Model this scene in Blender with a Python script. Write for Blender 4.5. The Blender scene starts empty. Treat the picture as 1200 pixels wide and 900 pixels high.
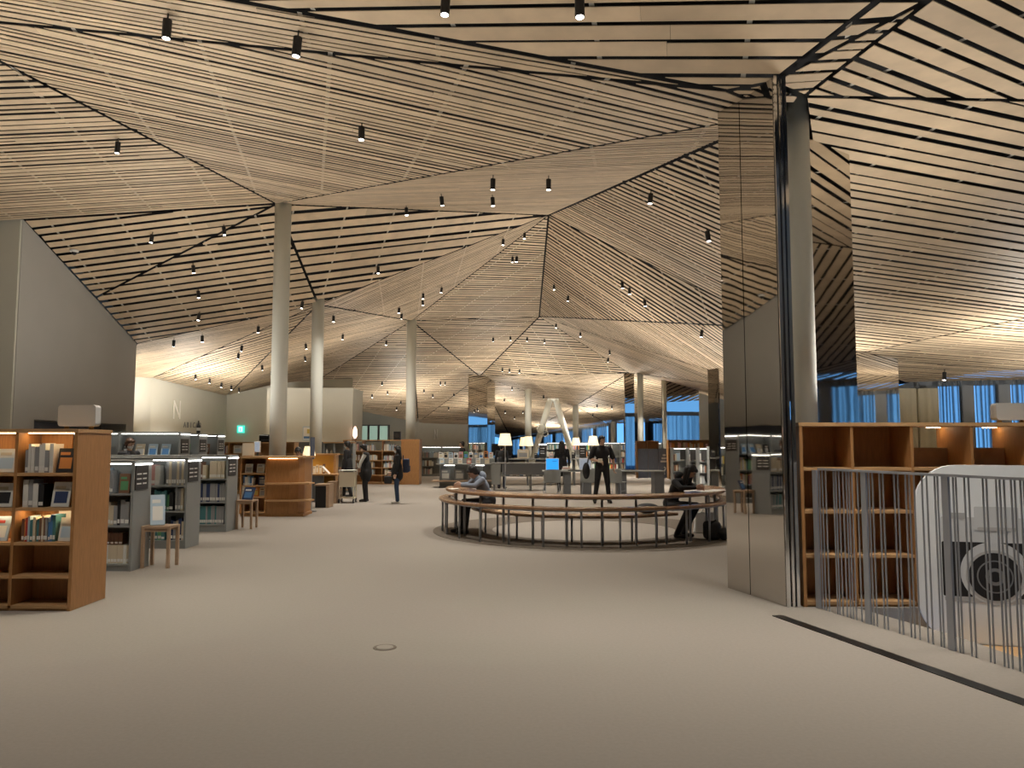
import bpy, bmesh, math, random
from mathutils import Vector, Matrix
random.seed(7)
# ---------------------------------------------------------------- camera, world, lights, exposure
scene = bpy.context.scene
COL = scene.collection
EYE = 1.55; FPX = 900.0; PITCH = math.atan(70/900)
cam_d = bpy.data.cameras.new('camera'); cam_d.sensor_width = 36; cam_d.lens = 36*FPX/1200; cam_d.clip_end = 400
cam = bpy.data.objects.new('camera', cam_d); COL.objects.link(cam)
cam.location = (0, 0, EYE); cam.rotation_euler = (math.pi/2+PITCH, 0, 0)
scene.camera = cam
world = bpy.data.worlds.new('dusk_sky'); scene.world = world; world.use_nodes = True
_nt = world.node_tree; _bg = _nt.nodes['Background']; _bg.inputs[1].default_value = 1.25
_tc = _nt.nodes.new('ShaderNodeTexCoord'); _sx = _nt.nodes.new('ShaderNodeSeparateXYZ'); _cr = _nt.nodes.new('ShaderNodeValToRGB')
_nt.links.new(_tc.outputs['Generated'], _sx.inputs[0]); _nt.links.new(_sx.outputs['Z'], _cr.inputs[0]); _nt.links.new(_cr.outputs[0], _bg.inputs[0])
_cr.color_ramp.elements[0].color = (.16, .48, 1., 1); _cr.color_ramp.elements[1].color = (.03, .16, .62, 1); _cr.color_ramp.elements[1].position = .35   # dusk sky, paler at the horizon
vs = scene.view_settings; vs.view_transform = 'Standard'; vs.look = 'None'; vs.exposure = 0.1; vs.gamma = 1; vs.use_curve_mapping = False
scene.cycles.max_bounces = 8; scene.cycles.diffuse_bounces = 4; scene.cycles.glossy_bounces = 5
scene.cycles.caustics_reflective = False; scene.cycles.caustics_refractive = False
def area_light(name, loc, size, power, color=(1, .86, .68), up=False, sizey=None):
    d = bpy.data.lights.new(name, 'AREA'); d.energy = power; d.color = color
    d.shape = 'RECTANGLE' if sizey else 'DISK'; d.size = size
    if sizey: d.size_y = sizey
    o = bpy.data.objects.new(name, d); COL.objects.link(o); o.location = loc
    o.rotation_euler = (math.pi if up else 0, 0, 0)
    return o
WARM = (1, .93, .83)
# downward area lamps in place of ceiling spotlights, some added to brighten dim places
for x, y, z, p in ((-3.2, 7.6, 5.2, 120), (.5, 6.6, 4.7, 100), (3.2, 4.2, 4.7, 45), (-.5, 3.0, 4.6, 25), (-1.2, 11.2, 5.6, 130), (-7.5, 11, 5.6, 150), (-7.5, 15, 5.6, 130), (1.3, 14.6, 6.0, 210), (-2.6, 15.5, 6.2, 170), (4.6, 6.0, 4.7, 70), (3.1, 6.4, 4.2, 60), (-12.5, 13, 4.8, 170),
                   (-2.5, 21, 6.4, 230), (2.5, 20.6, 6.4, 230), (-4.6, 20.6, 6., 120), (-9, 26, 4.4, 220), (-3, 27, 5.6, 260), (3, 27, 5.8, 260), (8, 27, 3.2, 160), (-12.6, 31, 3.9, 200), (-9, 30.2, 4.2, 70),
                   (0, 37, 5.0, 320), (6, 35, 4.2, 260), (-3, 46, 3.6, 330), (4, 44, 4.0, 320), (7.6, 37.6, 3.4, 200), (6.3, 27.2, 3.4, 120), (4, 43, 4., 200), (-4.6, 5.0, 5., 75), (-6, 50, 3.1, 300), (1, 56, 2.7, 260),
                   (7, 12, 4.4, 90), (10, 16, 3.6, 120), (-5, -3, 5, 150), (3, -4, 5, 150)):
    area_light('downlight_and_fill', (x, y, z), 0.3, p*.40, WARM).data.spread = math.radians(105)
# upward area lamps, a few at shelf tops, others added to brighten the ceiling
for x, y, z, p in ((-5.2, 7.6, 1.95, 150), (-6.5, 9.8, 1.6, 130), (-7, 13.9, 1.6, 150), (4.6, 9.0, 2.0, 140), (-7.2, 17.2, 1.9, 110), (-12.5, 25.5, 2.2, 200), (-12, 29.8, 2.2, 480),
                   (-5, 30, 2.1, 200), (2, 24, 1.9, 190), (1.3, 14.1, 0.9, 90), (3.5, 24, 1.9, 150), (0, 41, 2.2, 380), (6, 40, 2.0, 420), (8, 20, 2.2, 250), (12, 17, 2.2, 330), (15, 20, 2.0, 150),
                   (-3, 3, 1.9, 170), (2, 3, 1.9, 90), (4.5, 3.2, 1.9, 45), (6, 27, 2.0, 200), (-6, 45, 2.0, 420), (-1, 52, 1.9, 420), (5, 50, 1.9, 350), (11, 44, 1.9, 300), (3, 62, 1.6, 420)):
    area_light('uplight_and_fill', (x, y, z), 1.0, p*.50, WARM, up=True)

# ---------------------------------------------------------------- pixel helpers (1200x900 frame): find real 3D points from sight lines
CT, ST = math.cos(PITCH), math.sin(PITCH)
CAM = Vector((0, 0, EYE))
def ray(px, py):
    x = (px-600)/FPX; y = (450-py)/FPX
    return Vector((x, CT-y*ST, ST+y*CT))
def P(px, py, Y):
    d = ray(px, py); return CAM+d*(Y/d.y)
def PX(px, py, X):
    d = ray(px, py); return CAM+d*(X/d.x)
def PZ(px, py, z=0.0):
    d = ray(px, py); return CAM+d*((z-EYE)/d.z)
def proj(p):
    q = p-CAM; f = q.y*CT+q.z*ST
    return 600+FPX*q.x/f, 450-FPX*(-q.y*ST+q.z*CT)/f, f

# ---------------------------------------------------------------- materials
MAT = {}
def mat(name, color, rough=.6, metal=0., emit=None, estr=0., noise=0., nscale=20, stretch=(1, 1, 1), bump=0., bscale=60, island=0., spec=.5, objrand=0., coords='Object'):
    m = bpy.data.materials.new(name); m.use_nodes = True; MAT[name] = m
    nt = m.node_tree; b = nt.nodes['Principled BSDF']
    c = (*color, 1); b.inputs['Base Color'].default_value = c
    b.inputs['Roughness'].default_value = rough; b.inputs['Metallic'].default_value = metal
    b.inputs['Specular IOR Level'].default_value = spec
    if emit:
        b.inputs['Emission Color'].default_value = (*emit, 1); b.inputs['Emission Strength'].default_value = estr
    L = nt.links.new
    tc = None
    def coord(scale_vec):
        t = nt.nodes.new('ShaderNodeTexCoord'); mp = nt.nodes.new('ShaderNodeMapping'); mp.inputs['Scale'].default_value = scale_vec
        L(t.outputs[coords], mp.inputs[0]); return mp.outputs[0]
    last = None
    if noise or island or objrand:
        hsv = nt.nodes.new('ShaderNodeHueSaturation'); hsv.inputs['Color'].default_value = c
        val = None
        if noise:
            n = nt.nodes.new('ShaderNodeTexNoise'); n.inputs['Scale'].default_value = nscale; n.inputs['Detail'].default_value = 4
            L(coord(stretch), n.inputs['Vector'])
            mr = nt.nodes.new('ShaderNodeMapRange'); mr.inputs[1].default_value = .3; mr.inputs[2].default_value = .7
            mr.inputs[3].default_value = 1-noise; mr.inputs[4].default_value = 1+noise; L(n.outputs['Fac'], mr.inputs[0]); val = mr.outputs[0]
        for kind, amt in (('island', island), ('obj', objrand)):
            if not amt: continue
            if kind == 'island':
                g = nt.nodes.new('ShaderNodeNewGeometry'); out = g.outputs['Random Per Island']
            else:
                g = nt.nodes.new('ShaderNodeObjectInfo'); out = g.outputs['Random']
            mr = nt.nodes.new('ShaderNodeMapRange'); mr.inputs[3].default_value = 1-amt; mr.inputs[4].default_value = 1+amt; L(out, mr.inputs[0])
            if val is None: val = mr.outputs[0]
            else:
                mu = nt.nodes.new('ShaderNodeMath'); mu.operation = 'MULTIPLY'; L(val, mu.inputs[0]); L(mr.outputs[0], mu.inputs[1]); val = mu.outputs[0]
        L(val, hsv.inputs['Value']); L(hsv.outputs[0], b.inputs['Base Color'])
    if bump:
        n = nt.nodes.new('ShaderNodeTexNoise'); n.inputs['Scale'].default_value = bscale; n.inputs['Detail'].default_value = 3
        L(coord(stretch), n.inputs['Vector'])
        bp = nt.nodes.new('ShaderNodeBump'); bp.inputs['Strength'].default_value = bump; bp.inputs['Distance'].default_value = .02
        L(n.outputs['Fac'], bp.inputs['Height']); L(bp.outputs[0], b.inputs['Normal'])
    return m
mat('slat_wood', (.63, .495, .34), .55, noise=.10, nscale=3, stretch=(1, 1, 1), island=.14, objrand=.12)
mat('void_dark', (.012, .012, .014), .9)
mat('batten', (.55, .53, .48), .5)
mat('carpet', (.30, .272, .240), .95, noise=.035, nscale=40, bump=.12, bscale=300, spec=.1)
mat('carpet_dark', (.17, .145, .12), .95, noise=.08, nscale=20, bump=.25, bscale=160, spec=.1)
mat('oak', (.38, .19, .07), .5, noise=.14, nscale=6, stretch=(14, 14, 1.2), objrand=.06)
mat('oak_light', (.50, .30, .14), .5, noise=.12, nscale=6, stretch=(1.2, 10, 10), objrand=.06)
mat('bench_wood', (.32, .19, .11), .22, noise=.14, nscale=8, stretch=(2, 2, 2))
mat('stool_wood', (.42, .29, .19), .5, noise=.10, nscale=8, stretch=(1, 1, 1))
mat('grey_paint', (.27, .285, .28), .45, noise=.03, nscale=4)
mat('grey_dark', (.13, .135, .14), .5)
mat('wall_white', (.62, .62, .55), .9, noise=.02, nscale=1.5)
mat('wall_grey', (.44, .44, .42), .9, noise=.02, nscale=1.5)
mat('column_paint', (.74, .76, .70), .6)
mat('mirror_steel', (.56, .53, .49), .025, metal=1., bump=.22, bscale=.55)
mat('mirror_far', (.70, .66, .60), .03, metal=1., bump=.05, bscale=.8)
mat('chrome', (.75, .76, .78), .08, metal=1.)
mat('rail_steel', (.34, .36, .40), .45, metal=.25)
mat('leg_steel', (.36, .38, .42), .42, metal=.2)
mat('black_metal', (.012, .012, .013), .45)
mat('lens_glow', (1, 1, 1), .5, emit=(1, .95, .88), estr=14)
mat('strip_glow', (1, 1, 1), .5, emit=(1, .97, .90), estr=6)
mat('strip_warm', (1, .9, .7), .5, emit=(1, .72, .40), estr=22)
mat('strip_counter', (1, .9, .7), .5, emit=(1, .62, .30), estr=7)
mat('lampshade', (.95, .85, .65), .8, emit=(1, .74, .42), estr=1.1)
mat('drain_black', (.012, .011, .010), .3)
mat('sign_white', (.80, .84, .87), .45)
mat('paper_white', (.80, .80, .77), .7)
mat('cream', (.70, .63, .50), .7)

# ---------------------------------------------------------------- mesh helpers
class MB:
    def __init__(s): s.v = []; s.f = []; s.m = []
    def add(s, vs_, fs, mi=0):
        o = len(s.v); s.v += [tuple(p) for p in vs_]; s.f += [tuple(i+o for i in f) for f in fs]; s.m += [mi]*len(fs); return s
    def box(s, x0, x1, y0, y1, z0, z1, mi=0):
        return s.add([(x0, y0, z0), (x1, y0, z0), (x1, y1, z0), (x0, y1, z0), (x0, y0, z1), (x1, y0, z1), (x1, y1, z1), (x0, y1, z1)],
                     [(0, 3, 2, 1), (4, 5, 6, 7), (0, 1, 5, 4), (1, 2, 6, 5), (2, 3, 7, 6), (3, 0, 4, 7)], mi)
    def prism(s, poly, z0, z1, mi=0):
        n = len(poly)
        a = sum(poly[i][0]*poly[(i+1) % n][1]-poly[(i+1) % n][0]*poly[i][1] for i in range(n))
        if a < 0: poly = poly[::-1]
        z0s = z0 if isinstance(z0, (list, tuple)) else [z0]*n
        z1s = z1 if isinstance(z1, (list, tuple)) else [z1]*n
        if a < 0:
            z0s = z0s[::-1]; z1s = z1s[::-1]
        vs_ = [(p[0], p[1], z) for p, z in zip(poly, z0s)]+[(p[0], p[1], z) for p, z in zip(poly, z1s)]
        return s.add(vs_, [tuple(range(n))[::-1], tuple(range(n, 2*n))]+[(i, (i+1) % n, n+(i+1) % n, n+i) for i in range(n)], mi)
    def tube(s, a, b, r0, r1=None, n=10, mi=0, cap=True):
        a = Vector(a); b = Vector(b); r1 = r0 if r1 is None else r1
        d = (b-a).normalized(); u = d.orthogonal().normalized(); w = d.cross(u)
        vs_ = []
        for c, r in ((a, r0), (b, r1)):
            for i in range(n):
                t = 2*math.pi*i/n; vs_.append(c+u*(r*math.cos(t))+w*(r*math.sin(t)))
        fs = [(i, (i+1) % n, n+(i+1) % n, n+i) for i in range(n)]
        if cap: fs += [tuple(range(n))[::-1], tuple(range(n, 2*n))]
        return s.add(vs_, fs, mi)
    def lathe(s, prof, c=(0, 0, 0), n=20, mi=0):
        vs_ = []
        for r, z in prof:
            for i in range(n):
                t = 2*math.pi*i/n; vs_.append((c[0]+r*math.cos(t), c[1]+r*math.sin(t), c[2]+z))
        fs = []
        for k in range(len(prof)-1):
            for i in range(n): fs.append((k*n+i, k*n+(i+1) % n, (k+1)*n+(i+1) % n, (k+1)*n+i))
        fs += [tuple(range(n))[::-1], tuple((len(prof)-1)*n+i for i in range(n))]
        return s.add(vs_, fs, mi)
    def bar(s, a, b, w, h, mi=0, upv=(0, 0, 1)):
        a = Vector(a); b = Vector(b); d = (b-a).normalized(); upv = Vector(upv)
        sx = d.cross(upv); sx = sx.normalized() if sx.length > 1e-5 else d.orthogonal().normalized()
        uu = sx.cross(d)
        vs_ = []
        for c in (a, b):
            for q, r in ((-1, -1), (1, -1), (1, 1), (-1, 1)): vs_.append(c+sx*(q*w/2)+uu*(r*h/2))
        return s.add(vs_, [(0, 1, 2, 3), (7, 6, 5, 4), (0, 4, 5, 1), (1, 5, 6, 2), (2, 6, 7, 3), (3, 7, 4, 0)], mi)
    def arc(s, cx, cy, r0, r1, a0, a1, z0, z1, n=48, mi=0):
        vs_ = []
        for i in range(n+1):
            t = math.radians(a0+(a1-a0)*i/n)
            for r in (r0, r1):
                for z in (z0, z1): vs_.append((cx+r*math.cos(t), cy+r*math.sin(t), z))
        fs = []
        for i in range(n):
            a, b = 4*i, 4*i+4
            fs += [(a, a+2, b+2, b), (a+1, b+1, b+3, a+3), (a, b, b+1, a+1), (a+2, a+3, b+3, b+2)]
        if abs(a1-a0) < 359.9: fs += [(0, 1, 3, 2), (4*n, 4*n+2, 4*n+3, 4*n+1)]
        return s.add(vs_, fs, mi)
    def mesh(s, name, mats, smooth=False):
        me = bpy.data.meshes.new(name); me.from_pydata(s.v, [], s.f)
        for m in ([mats] if isinstance(mats, str) else mats): me.materials.append(MAT[m])
        me.polygons.foreach_set('material_index', s.m)
        if smooth: me.polygons.foreach_set('use_smooth', [True]*len(me.polygons))
        me.update(); return me
    def build(s, name, mats, parent=None, smooth=False, fix=False):
        me = s.mesh(name, mats, smooth)
        if fix:
            bm = bmesh.new(); bm.from_mesh(me); bmesh.ops.recalc_face_normals(bm, faces=bm.faces); bm.to_mesh(me); bm.free()
        return link(name, me, parent)
def link(name, me, parent=None):
    o = bpy.data.objects.new(name, me); COL.objects.link(o)
    if parent: o.parent = parent
    return o
def tag(o, label=None, cat=None, group=None, kind=None):
    if label: o['label'] = label
    if cat: o['category'] = cat
    if group: o['group'] = group
    if kind: o['kind'] = kind
    return o
def thing(name, label, cat, loc=(0, 0, 0), rz=0., group=None, kind=None):
    o = bpy.data.objects.new(name, None); COL.objects.link(o); o.location = loc; o.rotation_euler = (0, 0, rz); o.empty_display_size = .1
    return tag(o, label, cat, group, kind)
def copy_tree(o, parent=None):
    c = o.copy(); COL.objects.link(c); c.parent = parent
    for ch in list(o.children): copy_tree(ch, c)
    return c
def struct(o): o['kind'] = 'structure'; return o
def bevel(o, w=.01, seg=2):
    m = o.modifiers.new('bevel', 'BEVEL'); m.width = w; m.segments = seg; m.limit_method = 'ANGLE'; return o

# ---------------------------------------------------------------- ceiling
def plane_of(a, b, c):
    n = (b-a).cross(c-a).normalized()
    if n.z < 0: n = -n
    return a, n
def hit(pl, px, py):
    d = ray(px, py); return CAM+d*((pl[0]-CAM).dot(pl[1])/d.dot(pl[1]))
def onz(pl, x, y):
    a, n = pl; return Vector((x, y, a.z-(n.x*(x-a.x)+n.y*(y-a.y))/n.z))
WALLX = -11.0
V1 = P(324, 239, 18.); V2 = P(643, 252, 24.); B = P(373, 357, 25.7); C = P(482, 376, 32.7); V3 = P(632, 371, 36.); V6 = P(562, 441, 45.)
L1 = PX(27, 258, WALLX); L2 = PX(160, 403, WALLX); L3 = PX(112, 349, WALLX)
B = hit(plane_of(V1, L3, L2), 373, 357); V8 = P(0, 72, 10.); M_ = P(852, 107, 7.8)
plM = plane_of(V1, V8, M_)
W1 = hit(plM, 915, 133)
S0 = hit(plM, 0, 27); V8x = V1+(V8-V1)*2.0
S0x = M_+(S0-M_)*1.139
B0 = P(270, 0, 7.6); plS = plane_of(S0, M_, B0)
B0x = M_+(B0-M_)*1.5
N1 = P(1030, 0, 6.3); plN = plane_of(B0, M_, N1); T_ = hit(plN, 905, 97)
U_ = P(942, 113, 8.2); N2 = P(1090, 0, 6.2); R3 = P(1500, 123, 8.2)
plF0 = plane_of(V8, V1, L1)
Zw = P(1100, 447, 24.); plR2 = plane_of(U_, R3, Zw)
X2 = P(915, 385, 17.); X1 = P(915, 460, 26.)
Wb = P(178, 443, 31.); Wc = P(266, 464, 36.); E_ = P(340, 466, 44.); Nn = P(490, 495, 56.)
J_ = P(737, 437, 38.); K_ = P(674, 476, 48.)
Q1 = P(713, 497, 60.); Q0 = P(600, 516, 80.); J2 = P(835, 470, 45.); Q2 = P(860, 490, 55.)
#print('nodes', [tuple(round(c, 2) for c in p) for p in (V1, V2, B, C, V3, V6, L1, L2, V8, M_, W1, S0, B0, T_, N1, U_, N2, R3, Zw, X2, X1)])
FACETS = []   # (nodes, slat direction as two sight lines, widths, gaps)
WID = (.075, .1, .13, .17); GAP = (.025, .035, .05)
def facet(nodes, d0, d1, wid=WID, gap=GAP, seg=(3., 7.)):
    a, n = plane_of(*nodes[:3])
    if len(nodes) > 3 and max(abs((p-a).dot(n)) for p in nodes) > .02:
        for i in range(1, len(nodes)-1): FACETS.append(([nodes[0], nodes[i], nodes[i+1]], d0, d1, wid, gap, seg))
    else: FACETS.append((nodes, d0, d1, wid, gap, seg))
facet([V1, W1, M_, S0x], (100, 80), (600, 185), (.07, .085, .10, .17), (.03, .04, .055))
facet([V8x, V1, L1, onz(plF0, -16, L1.y-1.6), onz(plF0, -16, 2)], (20, 160), (220, 151), (.08, .11, .15))
facet([S0x, M_, B0x], (300, 40), (600, 92), (.05, .06, .08), (.01, .016))
facet([B0x, M_, T_, N1, onz(plN, 3.4, 3), onz(plN, -6, 3)], (400, 28), (900, 22), (.10, .14, .2), (.03, .038))
plR0 = plane_of(T_, N1, U_)
facet([T_, N1, N2, U_], (930, 80), (1000, 76), (.12, .15, .17), (.03, .04))
facet([M_, T_, W1], (860, 112), (900, 112), (.05, .07), (.02, .03))
facet([T_, U_, W1], (910, 110), (935, 110), (.05, .07), (.02, .03))
plR1 = plane_of(U_, N2, R3)
facet([U_, N2, onz(plR1, 4., 3.5), onz(plR1, 16, 3.5), R3], (1050, 55), (1190, 112), (.13, .17, .21), (.035, .045))
Sa = hit(plR2, 985, 419); Sb = hit(plR2, 1420, 326); WH = Vector((18.6, 5., 3.3)); WR = P(1310, 443, 23.); WL = P(1060, 448, 24.3)
facet([U_, R3, Sb, Sa], (1030, 165), (1190, 196), (.12, .15, .2), (.03, .045))
facet([Sa, Sb, WR], (1080, 420), (1190, 428), (.12, .15, .2), (.03, .045))
facet([Sa, WR, WL], (1080, 430), (1190, 436), (.12, .15, .2), (.03, .045))
facet([R3, Sb, WH], (1300, 250), (1400, 256), (.12, .15, .2), (.03, .045))
facet([Sb, WR, WH], (1300, 400), (1400, 402), (.12, .15, .2), (.03, .045))
facet([R3, WH, onz(plR1, 16, 3.5)], (1300, 100), (1400, 120), (.12, .15, .2), (.03, .045))
facet([V1, V2, W1], (450, 240), (720, 231), (.07, .09, .11), (.032, .045))
facet([L1, V1, L3], (70, 300), (290, 272), (.17, .2, .24), (.045, .055))
facet([V1, L3, L2, B], (200, 330), (330, 312), (.17, .2, .24), (.045, .055))
facet([V1, B, V2], (350, 300), (550, 277), (.16, .2, .24), (.05, .06))
facet([V2, B, C], (400, 356), (620, 264), (.11, .14), (.038, .05))
facet([V2, C, V3], (520, 350), (620, 351), (.1, .14), (.035, .05))
facet([C, V6, V3], (520, 400), (620, 401), (.1, .14), (.035, .05))
facet([V2, W1, X2], (680, 262), (820, 335), (.1, .13), (.045, .06))
facet([V3, V2, X2, X1], (660, 300), (760, 366), (.11, .14), (.05, .065))
facet([V6, V3, J_, K_], (600, 432), (700, 440), (.13, .17), (.035, .05))
facet([V3, X1, J_], (660, 382), (720, 405), (.13, .17), (.03, .05))
facet([L2, B, Wb, hit(plane_of(L2, B, Wb), 135, 447)], (165, 430), (300, 405), (.12, .16), (.032, .045))
facet([Wb, B, Wc], (200, 448), (340, 410), (.12, .16), (.032, .045))
facet([Wc, B, C], (300, 445), (420, 415), (.13, .17), (.035, .05))
facet([Wc, C, E_], (340, 450), (400, 440), (.14, .18), (.03, .04))
facet([C, V6, Nn, E_], (420, 455), (530, 452), (.18, .24), (.05, .07))
facet([V6, K_, Q0, Nn], (580, 480), (640, 484), (.18, .24), (.05, .07))
facet([K_, Q1, Q0], (640, 492), (690, 488), (.18, .24), (.05, .07))
facet([K_, J_, J2, Q2, Q1], (690, 470), (730, 478), (.18, .24), (.05, .07))
facet([J_, X1, J2], (760, 440), (820, 452), (.18, .24), (.05, .07))

def clip_half(poly, nx, ny, c):     # keep nx*x+ny*y >= c
    out = []
    for i in range(len(poly)):
        a = poly[i]; b = poly[(i+1) % len(poly)]
        da = nx*a[0]+ny*a[1]-c; db = nx*b[0]+ny*b[1]-c
        if da >= 0: out.append(a)
        if (da >= 0) != (db >= 0):
            t = da/(da-db); out.append((a[0]+t*(b[0]-a[0]), a[1]+t*(b[1]-a[1])))
    return out
def area2(poly): return .5*sum(poly[i][0]*poly[(i+1) % len(poly)][1]-poly[(i+1) % len(poly)][0]*poly[i][1] for i in range(len(poly)))
ceiling = thing('ceiling', 'folded ceiling of pale timber slats over a dark void', 'ceiling', kind='structure')
pieces = []; backing = MB(); battens = MB(); CPL = []
rnd = random.Random(11)
for fi, (nodes, d0, d1, wid, gap, seg) in enumerate(FACETS):
    pl = plane_of(nodes[0], nodes[1], nodes[2]); n = pl[1]
    U = (hit(pl, *d1)-hit(pl, *d0)); U = (U-n*U.dot(n)).normalized(); V = n.cross(U).normalized(); O = nodes[0]
    poly = [((p-O).dot(U), (p-O).dot(V)) for p in nodes]
    CPL.append((pl, U, V, O, poly))
    if area2(poly) < 0: poly = poly[::-1]
    cr = [(poly[i][0]-poly[i-1][0])*(poly[(i+1) % len(poly)][1]-poly[i][1])-(poly[i][1]-poly[i-1][1])*(poly[(i+1) % len(poly)][0]-poly[i][0]) for i in range(len(poly))]
    if min(cr) < 0: print('facet', fi, 'not convex', [tuple(round(c, 1) for c in p) for p in nodes])
    k = len(poly); inset = .035
    edges = []
    for i in range(k):
        a, b = poly[i], poly[(i+1) % k]; ex, ey = b[0]-a[0], b[1]-a[1]; L = math.hypot(ex, ey)
        if L < 1e-6: continue
        nx, ny = -ey/L, ex/L; edges.append((nx, ny, nx*a[0]+ny*a[1]+inset))
    ins = poly
    for e in edges: ins = clip_half(ins, *e)
    backing.add([p+Vector((0, 0, .30)) for p in nodes], [tuple(range(k))])
    if not ins:
        print('facet', fi, 'empty'); continue
    v0 = min(p[1] for p in ins); v1 = max(p[1] for p in ins); u0 = min(p[0] for p in ins); u1 = max(p[0] for p in ins)
    # cross battens that carry the slats
    ub = u0+.4
    while ub < u1:
        bp = clip_half(clip_half(ins, 1, 0, ub), -1, 0, -(ub+.05))
        if len(bp) >= 3:
            vs_ = [O+U*x+V*y+n*.035 for x, y in bp]; kk = len(bp)
            battens.add(vs_, [tuple(range(kk))])
        ub += 1.45
    v = v0
    while v < v1:
        w = rnd.choice(wid)*rnd.uniform(.92, 1.08); g = rnd.choice(gap)*1.9
        u = u0-rnd.uniform(0, seg[1])
        while u < u1:
            ln = rnd.uniform(*seg)
            j0 = rnd.uniform(0, g*.45) if rnd.random() < .3 else 0
            pc = clip_half(clip_half(clip_half(clip_half(ins, 0, 1, v-j0), 0, -1, -(v+w)), 1, 0, u), -1, 0, -(u+ln-.003))
            u += ln
            if len(pc) < 3: continue
            ar = abs(area2(pc))
            if ar < .004: continue
            w3 = [O+U*x+V*y for x, y in pc]
            sc = 0
            if all(p.y > .6 for p in w3):
                pp = [proj(p)[:2] for p in w3]; pp = [(min(max(x, 0), 1200), min(max(y, 0), 560)) for x, y in pp]; sc = abs(area2(pp))
            pieces.append((sc, w3, n))
        v += w+g
def slat_geo(mb, w3, n, th=.008):
    c = sum(w3, Vector())/len(w3); k = len(w3)
    o = len(mb.v)
    mb.add([p for p in w3]+[p+n*th for p in w3], [tuple(range(k)), tuple(range(k, 2*k))[::-1]]+[(i, k+i, k+(i+1) % k, (i+1) % k) for i in range(k)])
pieces.sort(key=lambda t: -t[0])
for sc, w3, n in pieces[:300]:
    mb = MB(); slat_geo(mb, w3, n); mb.build('slat', 'slat_wood', ceiling, fix=True)
rest = MB()
for sc, w3, n in pieces[300:]: slat_geo(rest, w3, n)
tag(rest.build('slat_field', 'slat_wood', ceiling, fix=True), kind='stuff')
backing.build('soffit', 'void_dark', ceiling)
tag(battens.build('batten_grid', 'batten', ceiling), kind='stuff')
def ceil_at(px, py):
    best = None
    for pl, U, V, O, poly in CPL:
        d = ray(px, py); t = (pl[0]-CAM).dot(pl[1])/d.dot(pl[1])
        if t <= 0: continue
        p = CAM+d*t; q = ((p-O).dot(U), (p-O).dot(V)); s = [1 if ((poly[(i+1) % len(poly)][0]-poly[i][0])*(q[1]-poly[i][1])-(poly[(i+1) % len(poly)][1]-poly[i][1])*(q[0]-poly[i][0])) > 0 else -1 for i in range(len(poly))]
        if abs(sum(s)) == len(s) and (best is None or p.y < best.y): best = p
    return best
def ceil_z(x, y):
    best = None
    for pl, U, V, O, poly in CPL:
        p = onz(pl, x, y); q = ((p-O).dot(U), (p-O).dot(V)); s = [1 if ((poly[(i+1) % len(poly)][0]-poly[i][0])*(q[1]-poly[i][1])-(poly[(i+1) % len(poly)][1]-poly[i][1])*(q[0]-poly[i][0])) > 0 else -1 for i in range(len(poly))]
        if abs(sum(s)) == len(s) and (best is None or p.z < best): best = p.z
    return best
# ---------------------------------------------------------------- floor, walls, columns, mirrors
floor = thing('floor', 'beige carpet floor of the hall with a stair opening', 'floor', kind='structure')
hole = [(4.4, 3.95), (5.3, 3.76), (6.43, 3.57), (7.27, 3.31), (7.42, 3.27)]
fl = MB(); XL, XR = -22, 24
fl.box(XL, XR, -9, hole[0][0], -.25, 0)
for (ya, xa), (yb, xb) in zip(hole[:-1], hole[1:]):
    fl.prism([(XL, ya), (xa, ya), (xb, yb), (XL, yb)], -.25, 0); fl.box(6.2, XR, ya, yb, -.25, 0)
fl.box(XL, XR, 7.42, 110, -.25, 0)
fl.build('carpet', 'carpet', floor)
# hall enclosure with unseen blockers that keep sky light to the windows
struct(MB().box(-22, 24, -9, 110, 10.4, 10.6).build('light_block_roof', 'void_dark'))  # unseen lid added to keep sky light out of the ceiling gaps
struct(MB().box(-22.2, -22, -9, 110, -.2, 10.5).build('wall_outer', 'wall_white'))
struct(MB().box(-22, 24, -9.2, -9, -.2, 10.5).build('wall_rear', 'wall_white'))
struct(MB().box(-22, 24, 109.8, 110, 5.2, 10.5).build('light_block_end', 'void_dark'))  # unseen strip added to stop sky light leaking in above the ceiling
struct(MB().box(23.8, 24, -9, 110, 5.2, 10.5).build('light_block_side', 'void_dark'))  # unseen strip added on the window side against the same leak
# wall_left: wing with a tall lit end, a sloping top under the ceiling and a deep reading niche
wl = thing('wall_left', 'tall grey wall wing with sloping top and a dark niche', 'wall', kind='structure')
Ya, Yb = L1.y, L2.y; na = PX(40, 492, WALLX); nb = PX(148, 497, WALLX); zn = (na.z+nb.z)/2
def zt(y): return L1.z+(L2.z-L1.z)*(y-Ya)/(Yb-Ya)
mb = MB()
def slab(y0, y1, z0, z1s, x0=-15.8):
    mb.prism([(x0, y0), (WALLX, y0), (WALLX, y1), (x0, y1)], z0, [z1s[0], z1s[0], z1s[1], z1s[1]])
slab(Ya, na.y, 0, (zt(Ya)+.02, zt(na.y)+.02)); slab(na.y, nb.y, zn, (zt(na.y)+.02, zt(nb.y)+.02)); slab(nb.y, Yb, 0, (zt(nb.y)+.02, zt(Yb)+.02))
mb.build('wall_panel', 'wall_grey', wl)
MB().box(-15.8, WALLX-.7, na.y, nb.y, 0, zn).build('niche_back', 'grey_dark', wl)
MB().box(-20, -11.02, Ya-.06, Ya-.002, 0, L1.z).build('lit_end_panel', 'wall_white', wl)  # paler colour stands in for the light on the wing's end face
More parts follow.
